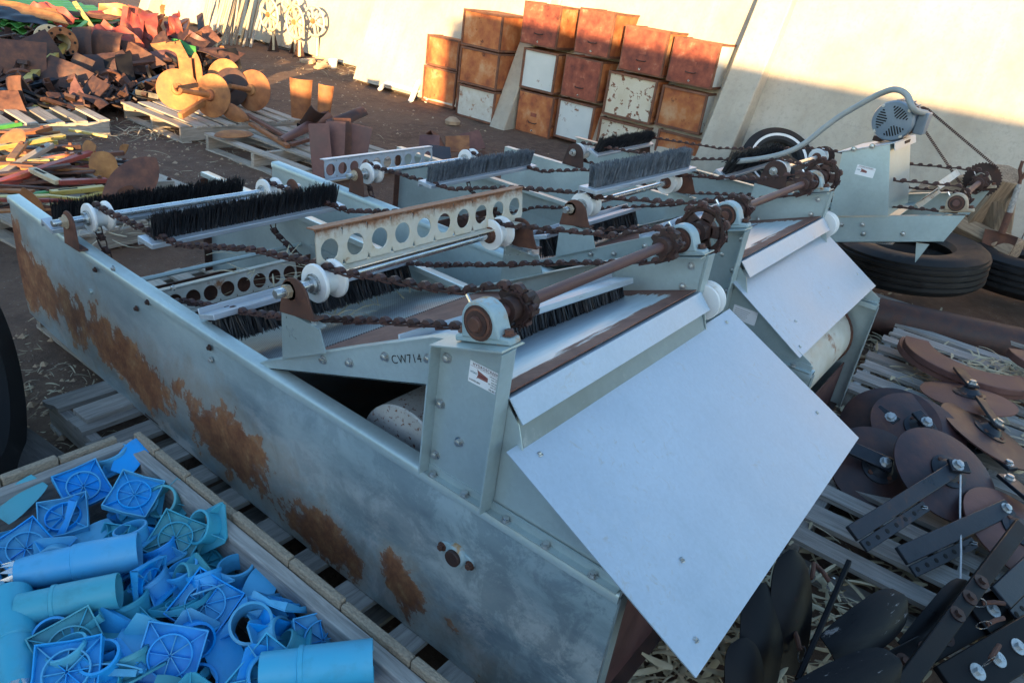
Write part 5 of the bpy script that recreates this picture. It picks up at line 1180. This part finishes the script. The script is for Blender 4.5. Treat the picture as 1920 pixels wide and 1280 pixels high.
# ------------------------------------------------------------------ pallets and scrap on the left
pallet('pale pallet carrying the orange discs', (4.27, 6.83, 0), R_(88), 1.10, 1.28, 9, 'wood_pallet', .15)
pallet('pale pallet carrying the trough-shaped guards', (4.26, 5.38, 0), R_(91), 1.35, 1.15, 8, 'wood_pallet', .15, skip=(6,))
pallet('pallet under the dark plough parts behind the discs', (4.1, 8.6, 0), R_(80), 1.2, 1.2, 8, 'wood_pallet', .14)
pallet('pallet at the left edge under the dark scrap', (2.65, 7.35, 0), R_(85), 1.1, 1.2, 7, 'wood_pallet', .14)
pallet('pallet under the painted bars, left of the near machine', (2.12, 4.85, 0), R_(95), 1.3, 1.25, 8, 'wood_pallet', .14)
pallet('pallet under the pile of bars at the left edge', (1.75, 5.9, 0), R_(90), 1.2, 1.2, 8, 'wood_pallet', .13)
beam('timber', at(0, 815, z=.07), at(95, 885, z=.07), .14, .05, 'wood_dark', 'dark timber board on the ground behind the blue crate', 'timber', None)
beam('timber', at(-60, 850, z=.04), at(40, 930, z=.04), .12, .05, 'wood_dark', 'dark timber board half hidden by the crate corner', 'timber', None)
beam('timber', at(150, 782, z=.135), at(262, 742, z=.135), .10, .025, 'wood_grey', 'broken grey board end poking out beside the machine', 'timber', None)
# orange discs with stub shafts
def plough_disc(label, px, py, z, axis, r, mat='rust_orange', shaft=None):
    t = thing('plough_disc', label, 'disc', at(px, py, z=z), frame(axis).to_euler(), 'plough discs on the pallet')
    part('blade', disc_mb(r, r*.16), mat, t, smooth=40); part('hub', MB().lathe([(.06, r*.16-.02), (.05, r*.16+.02), (.03, r*.16+.03)], n=16), mat, t)
    if shaft: part('shaft', MB().cyl((0, 0, r*.16), (0, 0, shaft), .028, .022, 10), mat, t)
    return t
plough_disc('orange sunlit disc, leftmost of the pallet group', 333, 168, .38, (-.5, -.8, .25), .185, shaft=.40)
plough_disc('orange sunlit disc in front with a long shaft', 398, 180, .36, (-.9, -.3, .2), .20, shaft=.42)
plough_disc('orange disc at the back of the disc group', 420, 146, .40, (-.85, -.4, .25), .19)
plough_disc('dark shaded disc between two orange discs', 432, 164, .36, (-.85, -.45, .25), .19, 'rust_dark')
plough_disc('orange sunlit disc on the right with a straight stub shaft', 474, 170, .36, (-.9, -.35, .2), .20, shaft=.38)
blade('pointed orange share standing behind the leftmost disc', at(372, 160, z=.16), at(366, 98, y=at(372, 160, z=.16).y), .13, (-.8, -.6, .1), 'rust_orange', 0, .7, 'plough shares', 'plough_share', 'plough share')
beam('plough_share', at(352, 160, z=.16), at(346, 108, y=at(352, 160, z=.16).y), .15, .012, 'rust_orange', 'square-ended orange share standing left of the pointed one', 'plough share', 'plough shares', up=(-.8, -.6, .1))
blade('orange cone-shaped share lying from the front disc to the next pallet', at(412, 192, z=.32), at(468, 225, z=.18), .16, (-.6, -.4, .7), 'rust_orange', .4, .6, 'plough shares', 'plough_share', 'plough share')
beam('axle_bar', at(338, 218, z=.2), at(385, 190, z=.3), .05, .05, 'rust_orange', 'short orange axle bar below the leftmost disc', 'steel bar', None)
# trough-shaped guards and folded plates
def guard(label, p0, p1, r, face, mat, arc=2.2, taper=.8):
    p0, p1 = Vector(p0), Vector(p1); d = p1-p0; L = d.length
    return single('curved_guard', MB().grid(lambda u, v: (L*u, r*(taper+(1-taper)*u)*math.sin((v-.5)*arc), r*(taper+(1-taper)*u)*(math.cos((v-.5)*arc)-.6)), 10, 10, .006), mat, label, 'guard', 'trough-shaped guards', p0, framex(d, face), smooth=60)
guard('tall half-round guard with a sunlit top', at(563, 222, z=.18), at(564, 148, y=at(563, 222, z=.18).y), .125, (-.7, -.7, 0), 'rust_orange')
guard('second half-round guard standing right of the tall one', at(606, 225, z=.20), at(612, 160, y=at(606, 225, z=.20).y), .085, (-.6, -.75, 0), 'rust_orange')
guard('lilac-brown half-round guard lying aslant', at(528, 262, z=.20), at(615, 216, z=.26), .075, (-.4, -.6, .7), 'rust_plum', 2.6, .5)
guard('dark guard behind the aslant one', at(575, 235, z=.2), at(600, 205, z=.40), .10, (-.2, -.8, .4), 'rust_dark')
guard('thin dark curved guard pointing right', at(620, 235, z=.24), at(683, 208, z=.36), .075, (-.2, -.5, .8), 'rust_dark', 1.8, 1.2)
blade('orange share lying on the corner of the second pallet', at(470, 248, z=.19), at(402, 255, z=.20), .17, (-.3, -.2, .9), 'rust_orange', .1, .5, 'plough shares', 'plough_share', 'plough share')
for k, (a, za, b, zb, lab) in enumerate([((462, 215), .2, (545, 262), .18, 'long dark bar crossing the second pallet'), ((470, 232), .17, (540, 275), .17, 'orange-brown bar beside the long dark bar'), ((545, 272), .18, (578, 262), .2, 'short rusty block bar below the aslant guard'), ((600, 270), .17, (650, 245), .17, 'rusty bar between guards and folded plates'), ((560, 235), .2, (600, 222), .22, 'thin black rod behind the guards')]):
    beam('scrap_bar', at(*a, z=za), at(*b, z=zb), .045, .03, ('rust', 'rust_orange', 'rust', 'rust_dark', 'black')[k], lab, 'steel bar', 'bars on the guard pallet')
for k, (cx, cy, z, w_, h_, nx, sp, mat, lab) in enumerate([
    (602, 283, .30, .16, .42, (-.65, -.6, .25), 8, 'rust_plum', 'leftmost folded plum-rust plate leaning on the pallet end'),
    (628, 280, .30, .16, .44, (-.75, -.5, .28), 4, 'rust_plum', 'second folded plum-rust plate in the leaning row'),
    (645, 276, .30, .14, .46, (-.35, -.8, .25), 0, 'rust', 'dark folded plate in the middle of the leaning row'),
    (668, 280, .29, .20, .40, (-.75, -.5, .30), -4, 'rust_plum', 'broad plum-rust plate at the right of the leaning row'),
    (632, 292, .24, .07, .30, (-.7, -.5, .28), 3, 'galv', 'narrow bare-metal strip among the leaning plates')]):
    R = frame(nx, (0, 0, 1)); d = single('folded_plate', MB().box((0, 0, 0), (h_, w_, .006)).box((0, w_/2, -.02), (h_, .006, .045)), mat, lab, 'steel plate', 'leaning folded plates', at(cx, cy, z=z), R @ Matrix.Rotation(R_(sp), 3, 'Z'), bev=.002)
for k, (px, py, nx, lab) in enumerate([(805, 272, (-.5, -.3, .7), 'small plum plate leftmost behind the middle machine'), (825, 268, (.4, -.6, .6), 'small dark plate tipped behind the middle machine'), (858, 270, (-.55, -.3, .75), 'small brick-red plate behind the middle machine'), (886, 265, (-.3, -.7, .5), 'small plate rightmost behind the middle machine'), (826, 288, (-.2, -.3, .9), 'dark blue plate under the small plates')]):
    single('scrap_plate', MB().box((0, 0, 0), (.24, .20, .008)).box((.12, 0, -.03), (.008, .20, .06)), ('rust_plum', 'rust', 'rust_orange', 'rust_plum', 'darksteel')[k], lab, 'steel plate', 'small plates behind the middle machine', at(px, py, z=.16), frame(nx) @ Matrix.Rotation(k*.8, 3, 'Z'), bev=.002)
single('stone', MB().lathe([(.0, 0), (.09, .01), (.10, .05), (.05, .09), (0, .095)], n=7), 'brick', 'flat pale brick lump on the dirt before the cabinets', 'stone', None, at(848, 234, z=0))
# pile of painted bars on the front-left pallets
BARS = [
 ((-10, 345), .22, (175, 285), .28, .05, .03, 'red', 'pink-red bar rising to an arrow tip'), ((-10, 352), .20, (118, 318), .2, .05, .03, 'red', 'faded red bar below the rising one'),
 ((-10, 335), .20, (95, 272), .26, .05, .035, 'wood_pallet', 'worn timber bar lying across the pile'), ((-10, 278), .24, (120, 255), .26, .05, .03, 'yellow', 'yellow sunlit bar at the back of the pile'),
 ((-10, 262), .2, (95, 240), .25, .06, .03, 'rust_orange', 'orange bar above the yellow one'), ((-10, 240), .18, (40, 232), .2, .05, .03, 'green', 'green bar at the far end of the pile'),
 ((60, 318), .26, (110, 342), .24, .05, .03, 'cream', 'cream slotted bar with round holes'), ((110, 342), .24, (200, 338), .22, .045, .03, 'red', 'red-grey bar bolted to the slotted bar'),
 ((-10, 375), .20, (110, 360), .20, .04, .03, 'green', 'green channel bar'), ((95, 362), .22, (195, 352), .22, .05, .03, 'yellow', 'yellow slotted bar right of the green bar'),
 ((85, 388), .17, (195, 362), .2, .035, .02, 'yellow', 'thin yellow bar in front'), ((-10, 350), .16, (70, 338), .2, .07, .04, 'rust', 'dark square-holed bar at the left edge'),
 ((-10, 300), .17, (60, 290), .2, .05, .03, 'rust_orange', 'orange bar under the timber bar'), ((55, 305), .2, (140, 290), .26, .05, .03, 'orange_paint', 'orange bar in the middle of the pile'),
 ((90, 325), .18, (165, 312), .2, .03, .03, 'red', 'short red bar behind the slotted bar'), ((200, 300), .17, (240, 305), .2, .04, .03, 'darksteel', 'dark blue flat bar beyond the leaf-shaped share'),
 ((275, 345), .19, (325, 342), .19, .06, .04, 'wood_pallet', 'timber end right of the leaf-shaped share'), ((-10, 395), .13, (60, 378), .16, .05, .03, 'rust', 'rusty bar at the front left'),
 ((20, 300), .3, (45, 268), .3, .05, .02, 'rust_orange', 'short bent orange tine'), ((20, 320), .18, (150, 330), .18, .05, .03, 'rust_dark', 'dark bar under the red bars'), ((-10, 318), .15, (110, 300), .15, .06, .04, 'rust', 'rusty bar low in the pile'), ((0, 360), .13, (190, 345), .13, .05, .04, 'rust_dark', 'dark bar under the green channel'), ((30, 285), .15, (150, 275), .16, .05, .04, 'rust_dark', 'dark bar under the yellow bar')]
for a, za, b, zb, wd, ht, mat, lab in BARS:
    o = beam('scrap_bar', at(*a, z=za), at(*b, z=zb), wd, ht, mat, lab+' in the front left pile', 'steel bar', 'bars in the front left pile', bev=.004)
    L = o.dimensions.x
    if mat in ('cream', 'yellow', 'rust'):
        for k in range(3): part('slot', MB().box((L*(-.3+.12*k), 0, ht/2+.0006), (.035, wd*.4, .0012)), 'hole', o)
    else: part('bar_bolt', hexbolt(.012, .012), 'rust', o, loc=(L*.35, 0, ht/2))
blade('broad leaf-shaped rusty share standing at the pile end', at(205, 392, z=.16), at(292, 296, y=at(205, 392, z=.16).y+.1), .24, (-.55, -.75, .25), 'rust', .05, .55, 'plough shares', 'plough_share', 'plough share')
blade('orange sunlit curved share left of the leaf-shaped one', at(212, 328, z=.2), at(172, 288, z=.32), .18, (-.7, -.4, .5), 'rust_orange', .05, .4, 'plough shares', 'plough_share', 'plough share')
blade('slim pointed sunlit share behind the near machine corner', at(78, 412, z=.15), at(42, 352, y=at(78, 412, z=.15).y), .10, (-.6, -.75, .1), 'rust_orange', 0, .8, 'plough shares', 'plough_share', 'plough share')
blade('small rusty share beside the slim pointed one', at(95, 415, z=.14), at(75, 385, z=.24), .12, (-.5, -.6, .5), 'rust', .1, .6, 'plough shares', 'plough_share', 'plough share')
blade('arrow tip share at the end of the pink-red bar', at(155, 283, z=.28), at(180, 273, z=.33), .12, (-.4, -.6, .6), 'rust_orange', 0, .9, 'plough shares', 'plough_share', 'plough share')
blade('tiny sunlit tip beyond the pile', at(225, 288, z=.14), at(240, 272, z=.24), .07, (-.6, -.6, .4), 'rust_orange', 0, .9, 'plough shares', 'plough_share', 'plough share')
blade('curled rusty share lying in the back of the pile', at(0, 262, z=.26), at(48, 258, z=.3), .18, (-.5, -.5, .6), 'rust_orange', .2, .5, 'plough shares', 'plough_share', 'plough share')
blade('short triangular share below the leaf-shaped one', at(230, 388, z=.15), at(248, 348, z=.30), .12, (-.5, -.7, .4), 'rust', 0, .9, 'plough shares', 'plough_share', 'plough share')
# big dark heap at the back left: it rises away from the viewer
def heap_at(px, py): return at(px, py, y=7.25+(212-py)/212*2.9)
def gridplate(label, cx, cy, z, n_, L, W_, bend, mat, spin=0, name='scrap_plate', group='plates in the back left heap'):
    L *= .85; W_ *= .8; cr_ = .13 if mat in ('red', 'orange_paint') else .02; sd_ = cx*.37+cy
    return single(name, MB().grid(lambda u, v: (L*(u-.5)+.25*L*(v-.5)*((cx % 3)-1), W_*(v-.5)*(1-.7*u*(cy % 2)), bend*.8*math.cos((u-.5)*2.4)+cr_*mn.noise(Vector((u*3.2, v*3.2, sd_)))), 12, 8, .008), mat, label, 'steel plate', group, heap_at(cx, cy), frame(n_, (0, 0, 1)) @ Matrix.Rotation(R_(spin), 3, 'Z'), smooth=50)
HEAP = [
 (25, 128, .55, (-.5, -.75, .35), .62, .75, .10, 'rust', 0, 'large dark mouldboard plate at the left edge of the heap'), (5, 200, .25, (-.4, -.6, .6), .35, .4, .05, 'rust', 20, 'plum-dark plate at the left edge below the mouldboard'),
 (150, 195, .30, (-.6, -.5, .5), .50, .32, .08, 'rust_plum', 25, 'plum curved plate leaning at the front of the heap'), (178, 190, .32, (-.8, -.2, .4), .50, .30, .10, 'rust_dark', -12, 'dark curved plate right of the plum one'),
 (160, 90, .70, (-.7, -.5, .3), .50, .26, .09, 'rust_dark', 10, 'dark curved plate beside the cream flange'), (205, 92, .62, (-.6, -.6, .4), .42, .38, .16, 'rust', 0, 'orange-topped drum half beside the dark plate'),
 (148, 140, .45, (-.6, -.6, .3), .45, .25, .06, 'rust_dark', -20, 'dark plate under the yellow bar end'), (225, 140, .42, (-.3, -.8, .4), .45, .34, .03, 'black', 0, 'black triangular plate in the middle of the heap'),
 (320, 100, .40, (-.5, -.5, .7), .36, .40, .04, 'rust_orange', 30, 'orange plate standing behind the leftmost disc'), (355, 78, .45, (-.3, -.3, .9), .55, .30, .08, 'rust_dark', 60, 'dark channel plate at the right of the heap'),
 (385, 72, .55, (-.5, -.4, .7), .35, .35, .02, 'rust', 45, 'diamond of sunlit rust above the dark channel'), (410, 105, .22, (-.3, -.5, .8), .55, .35, .08, 'rust_dark', 75, 'dark channel plate lowest at the right of the heap'),
 (430, 112, .18, (-.3, -.8, .3), .30, .30, .03, 'black', 10, 'black plate end at the right tip of the heap'), (275, 60, .75, (-.7, -.4, .5), .60, .45, .12, 'red', 15, 'crumpled red sheet at the top of the heap'),
 (245, 60, .70, (-.3, -.8, .4), .55, .30, .10, 'red', -15, 'red sheet folded left of the crumpled one'), (300, 55, .72, (-.8, -.2, .4), .55, .30, .08, 'orange_paint', 5, 'orange-red sheet edge in the red group'),
 (220, 78, .50, (-.4, -.5, .7), .60, .35, .06, 'red', 60, 'faded red sheet lying below the crumpled one'), (330, 62, .60, (-.6, -.3, .6), .55, .25, .08, 'red', 30, 'red sheet sloping down toward the wall'),
 (235, 30, .85, (-.2, -.4, .9), .70, .30, .05, 'orange_paint', 80, 'orange sheet catching the sun behind the green grates'), (45, 22, .85, (-.2, -.3, .9), .9, .35, .03, 'rust_orange', 85, 'orange-brown sheet on top of the green grates'),
 (40, 30, .80, (-.1, -.3, .95), .6, .4, .02, 'darksteel', 80, 'blue-grey sheet on top of the green grates'), (100, 28, .75, (-.3, -.3, .9), .6, .3, .03, 'red', 60, 'dark red sheet at the right of the grate stack'), (170, 30, .70, (-.2, -.4, .9), .7, .12, .02, 'rust', 88, 'long rusty strip behind the grates'),
 (345, 92, .30, (-.4, -.5, .8), .35, .2, .03, 'green', 70, 'small green plate right of the black plate'), (165, 75, .62, (-.5, -.4, .7), .32, .16, .03, 'green', 60, 'bright green plate below the crossing bars'),
 (70, 100, .5, (-.4, -.7, .4), .4, .5, .08, 'rust_dark', 30, 'dark plate behind the yellow bar'), (110, 150, .35, (-.5, -.6, .5), .5, .5, .06, 'rust_dark', 70, 'dark plate low under the yellow bar'), (260, 105, .40, (-.5, -.6, .5), .5, .4, .06, 'rust', 45, 'rust-brown plate behind the black triangle'), (300, 85, .45, (-.5, -.4, .6), .4, .4, .05, 'rust_dark', 10, 'dark plate under the red sheets'), (190, 130, .35, (-.5, -.5, .6), .4, .4, .08, 'rust_dark', 15, 'dark plate between the drum half and the black triangle')]
for cx, cy, z, n_, L, W_, bd, mat, sp, lab in HEAP: gridplate(lab, cx, cy, z, n_, L, W_, bd, mat, sp)
HB = [((12, 186), .22, (132, 78), .80, .075, .05, 'yellow', 'long yellow bar leaning from the ground onto the flanged pipe'), ((140, 5), .95, (180, 62), .65, .05, .03, 'yellow', 'yellow-green bar sticking up behind the flange'), ((128, 68), .7, (165, 40), .8, .05, .03, 'green', 'green bar crossing the upright one'), ((112, 50), .72, (130, 72), .7, .04, .02, 'galv', 'pale thin bar beside the flange'), ((196, 180), .2, (202, 112), .55, .05, .03, 'rust', 'left leg of the brown angle frame'), ((252, 172), .2, (208, 110), .55, .05, .03, 'rust', 'right leg of the brown angle frame'), ((225, 122), .45, (320, 112), .5, .05, .03, 'rust', 'horizontal brown bar behind the angle frame'), ((0, 172), .3, (145, 142), .45, .06, .04, 'darksteel', 'long dark blue bar low across the heap'), ((252, 165), .22, (320, 138), .3, .05, .05, 'darksteel', 'dark blue bar on the pallet behind the discs'), ((60, 200), .2, (115, 190), .2, .03, .02, 'yellow', 'thin yellow strip at the front of the heap'), ((20, 100), .6, (78, 72), .75, .08, .05, 'rust', 'brown block bar beside the cream flange'), ((105, 100), .5, (150, 160), .35, .03, .03, 'black', 'thin black rod in the heap'), ((150, 155), .3, (125, 118), .4, .05, .03, 'rust_dark', 'dark tine under the flange'), ((300, 90), .5, (303, 70), .6, .05, .04, 'rust', 'brown stub in front of the red sheets'), ((345, 60), .62, (352, 38), .75, .05, .05, 'orange_paint', 'red pipe elbow at the right of the red sheets'), ((328, 52), .7, (350, 40), .75, .06, .06, 'orange_paint', 'orange pipe stub at the right of the red sheets'), ((168, 25), .8, (230, 22), .85, .05, .03, 'red', 'dark red bar behind the grates')]
for a, za, b, zb, wd, ht, mat, lab in HB: beam('scrap_bar', heap_at(*a), heap_at(*b), wd, ht, mat, lab, 'steel bar', 'bars in the back left heap', up=(-.4, -.4, .8))
rnd = random.Random(77)
def offcut(kind, rnd):
    mb = MB(); L, W_ = rnd.uniform(.18, .5), rnd.uniform(.05, .16)
    if kind == 0: mb.box((0, 0, 0), (L, W_, .008)).box((0, W_/2, W_*.3), (L, .008, W_*.6))
    elif kind == 1: mb.box((0, 0, 0), (L, W_*.5, .008)).box((0, W_*.25, .025), (L, .008, .05)).box((0, -W_*.25, .025), (L, .008, .05))
    elif kind == 2: mb.grid(lambda u, v: (L*(u-.5), W_*2*(v-.5)*(1-.6*u), .10*math.cos(u*2.2)+.05*math.sin(v*3)), 8, 5, .008)
    elif kind == 3: mb.prism([(-L*.5, -W_, 0), (L*.5, -W_*.3, 0), (L*.2, W_, 0), (-L*.4, W_*.6, 0)], (0, 0, .010)).box((0, 0, .03), (L*.6, .01, .06))
    elif kind == 4: mb.lathe([(W_*.9, 0), (W_*1.1, 0), (W_*1.1, .03), (W_*.9, .03)], n=18, loop=True)
    else: mb.cyl((-L*.6, 0, 0), (L*.6, 0, 0), .018, n=8).box((L*.6, 0, 0), (.04, .10, .05))
    return mb
OM = [(offcut(k % 6, rnd).mesh('steel_offcut', M[m_], 40)) for k, m_ in enumerate(['rust_dark', 'rust', 'rust_dark', 'black', 'rust', 'rust_dark', 'rust', 'rust_dark', 'rust', 'rust_dark', 'black', 'rust_orange', 'rust_dark', 'rust', 'rust_plum', 'rust_dark', 'rust', 'black'])]
for k in range(120):
    px, py = rnd.uniform(-20, 420), rnd.uniform(70, 208)
    if px > 300 and py > 70+(430-px)*.55+40: continue
    if py < 95 and px < 60: continue
    p = heap_at(px, py)+Vector((.08, .08, -.06)); p.z = max(.16, p.z)
    tag(link('steel_offcut', rnd.choice(OM), None, p, (rnd.uniform(-1.2, 1.2), rnd.uniform(-1.2, 1.2), rnd.uniform(0, 6.28))), 'small dark rusty offcut jumbled among the plates of the back left heap', 'steel offcut', 'offcuts in the back left heap')
for k in range(34):
    px, py = rnd.uniform(-15, 170), rnd.uniform(238, 395); a_ = rnd.gauss(.15, .22); L = rnd.uniform(.25, .6); p = at(px, py, z=rnd.uniform(.15, .24)); dv_ = Vector((math.cos(-.65+a_), math.sin(-.65+a_), rnd.uniform(-.12, .12)))*L*.5
    mt_ = rnd.choice(['rust_orange', 'rust', 'yellow', 'rust_dark', 'rust_orange', 'rust', 'red', 'rust_dark', 'rust'])
    beam('loose_bar', p-dv_, p+dv_, rnd.uniform(.025, .055), rnd.uniform(.012, .03), mt_, 'short loose %s bar jumbled in the front left pile' % {'rust_orange': 'orange-rusted', 'rust': 'brown', 'yellow': 'yellow', 'rust_dark': 'dark', 'red': 'red'}[mt_], 'steel bar', 'loose %s bars in the front left pile' % mt_.replace('_', ' '))
fill = MB()
for k in range(1100):                                     # small tangled scrap that carries the heap
    px, py = rnd.uniform(-60, 400), rnd.uniform(25, 205)
    if px > 300 and py > 70+(430-px)*.55+40: continue
    p = heap_at(px, py); z_ = rnd.uniform(.10, max(.14, p.z-.10))
    fill.box((p.x+rnd.uniform(-.1, .2), p.y+rnd.uniform(0, .3), z_), (rnd.uniform(.08, .4), rnd.uniform(.03, .12), rnd.uniform(.008, .03)), Euler((rnd.uniform(-.7, .7), rnd.uniform(-.7, .7), rnd.uniform(0, 6.28))).to_matrix())
tag(part('scrap_fill', fill, 'rust_dark'), 'tangle of small dark scrap filling the back left heap', 'scrap', None, 'stuff')
# cream flanged pipe
fp = thing('flanged_pipe', 'cream pipe with two bolted flanges on the back left heap', 'pipe', heap_at(97, 78), frame((-.05, -.95, .10)).to_euler())
fp.scale = (.66, .66, .66)
part('barrel', MB().lathe([(.15, -.05), (.15, .42), (.13, .42), (.13, -.05)], n=28, loop=True), 'cream', fp)
for z_, r_, m_ in ((-.05, .26, 'cream'), (.40, .24, 'rust_orange')):
    fl = part('flange', MB().lathe([(r_, z_), (r_, z_+.035), (.13, z_+.035), (.13, z_)], n=32, loop=True), m_, fp, bev=.003)
    for k in range(8):
        a = k*math.pi/4; part('bolt_hole', MB().lathe([(.022, 0), (.022, .002)], ((r_-.05)*math.cos(a), (r_-.05)*math.sin(a), z_+.035), n=12), 'hole', fl)
# stacked green grates
gm = MB().grid(lambda u, v: (1.5*(u-.5), 1.0*(v-.5), .022*math.sin(v*math.pi*9)), 4, 40, .008)
gme = gm.mesh('green_grate', M['green'], 50); gb = at(88, 96, z=0)
for k in range(9):
    o = link('green_grate', gme, None, gb+Vector((.10+random.uniform(-.03, .03), .05+random.uniform(-.03, .03), .06+.062*k)), (0, 0, R_(20)+random.uniform(-.03, .03)))
    tag(o, 'green ribbed panel in the stack at the top left', 'panel', 'stacked green ribbed panels')
# ------------------------------------------------------------------ husks, straw, twigs, pebbles
def litter(name, label, spots, n, mat, seed, lmin=.05, lmax=.16, wmin=.006, wmax=.022, lift=.02):
    rnd = random.Random(seed); mb = MB()
    for k in range(n):
        cx, cy, rx, ry, z0, hz = rnd.choice(spots); x, y = cx+rnd.gauss(0, rx*.5), cy+rnd.gauss(0, ry*.5)
        L, wd, a = rnd.uniform(lmin, lmax), rnd.uniform(wmin, wmax), rnd.uniform(0, 6.28); d = Vector((math.cos(a), math.sin(a), rnd.uniform(-.25, .25))); s_ = Vector((-d.y, d.x, rnd.uniform(-.6, .6)))*wd
        base = Vector((x, y, z0+rnd.uniform(.004, hz))); cv = rnd.uniform(-.3, .6)*L
        b = len(mb.v)
        for q in range(5):
            u = q/4; c = base+d*(L*u)+Vector((0, 0, cv*u*(1-u)*1.4)); ww = s_*(.35+.65*math.sin(math.pi*min(1, .15+u*.9)))
            mb.v += [c-ww*.5, c+Vector((0, 0, wd*.18)), c+ww*.5]
        for q in range(4):
            i = b+q*3; mb.f += [(i, i+1, i+4, i+3), (i+1, i+2, i+5, i+4)]
    o = part(name, mb, mat, smooth=60); tag(o, label, 'litter', None, 'stuff'); return o
litter('corn_husks', 'dry corn husks littering the ground around the right-hand pallets', [(1.85, .15, .5, .4, 0, .12), (3.6, .35, .8, .25, 0, .07), (4.4, .45, .8, .25, 0, .06), (4.2, -.1, .6, .5, .13, .03), (3.2, .1, .6, .4, .02, .12), (1.75, .30, .25, .3, 0, .16), (1.45, .36, .35, .12, 0, .10), (2.3, .1, .5, .4, 0, .12), (5.2, .5, .5, .4, 0, .06), (4.6, -.3, .3, .3, .14, .06)], 1500, 'husk', 3)
litter('straw', 'loose straw beside the left-hand pallets and under the near machine', [(3.35, 6.75, .7, .35, 0, .05), (.95, .55, .12, .4, 0, .06), (4.2, 5.9, .9, .5, .0, .04), (8.3, 9.6, .8, 1.0, 0, .06), (2.0, 4.3, .5, .3, .1, .06), (1.7, 1.9, .2, .6, .55, .05)], 700, 'husk', 9, .06, .22, .003, .009)
litter('ground_twigs', 'small twigs and chips strewn over the bare dirt', [(5.5, 6.0, 2.6, 2.0, 0, .01), (1.0, 2.9, .5, .6, 0, .01), (3.0, 5.9, 1.2, 1.2, 0, .01), (6.3, 9, 2, 2, 0, .01)], 900, 'husk', 12, .015, .07, .002, .006)
def pebbles():
    rnd = random.Random(4); mb = MB()
    for k in range(1400):
        cx, cy, s = rnd.choice([(5.6, 6.2, 2.4), (1.0, 2.8, .6), (3.2, 6.0, 1.3), (6.5, 9.5, 2), (4.6, .45, .5)]); x, y = rnd.gauss(cx, s*.6), rnd.gauss(cy, s*.6); r_ = rnd.choice((.006, .009, .012, .02))*rnd.uniform(.6, 1.3)
        mb.add([Vector((x+r_*a*rnd.uniform(.7, 1.2), y+r_*b*rnd.uniform(.7, 1.2), .0+ground_z(x, y)+r_*c*.7)) for a, b, c in ((1, 0, 0), (0, 1, 0), (-1, 0, 0), (0, -1, 0), (.1, .1, 1), (0, 0, -1))], [(0, 1, 4), (1, 2, 4), (2, 3, 4), (3, 0, 4), (1, 0, 5), (2, 1, 5), (3, 2, 5), (0, 3, 5)])
    tag(part('pebbles', mb, 'brick'), 'small pebbles scattered over the dirt', 'pebbles', None, 'stuff')
pebbles()
#TAIL
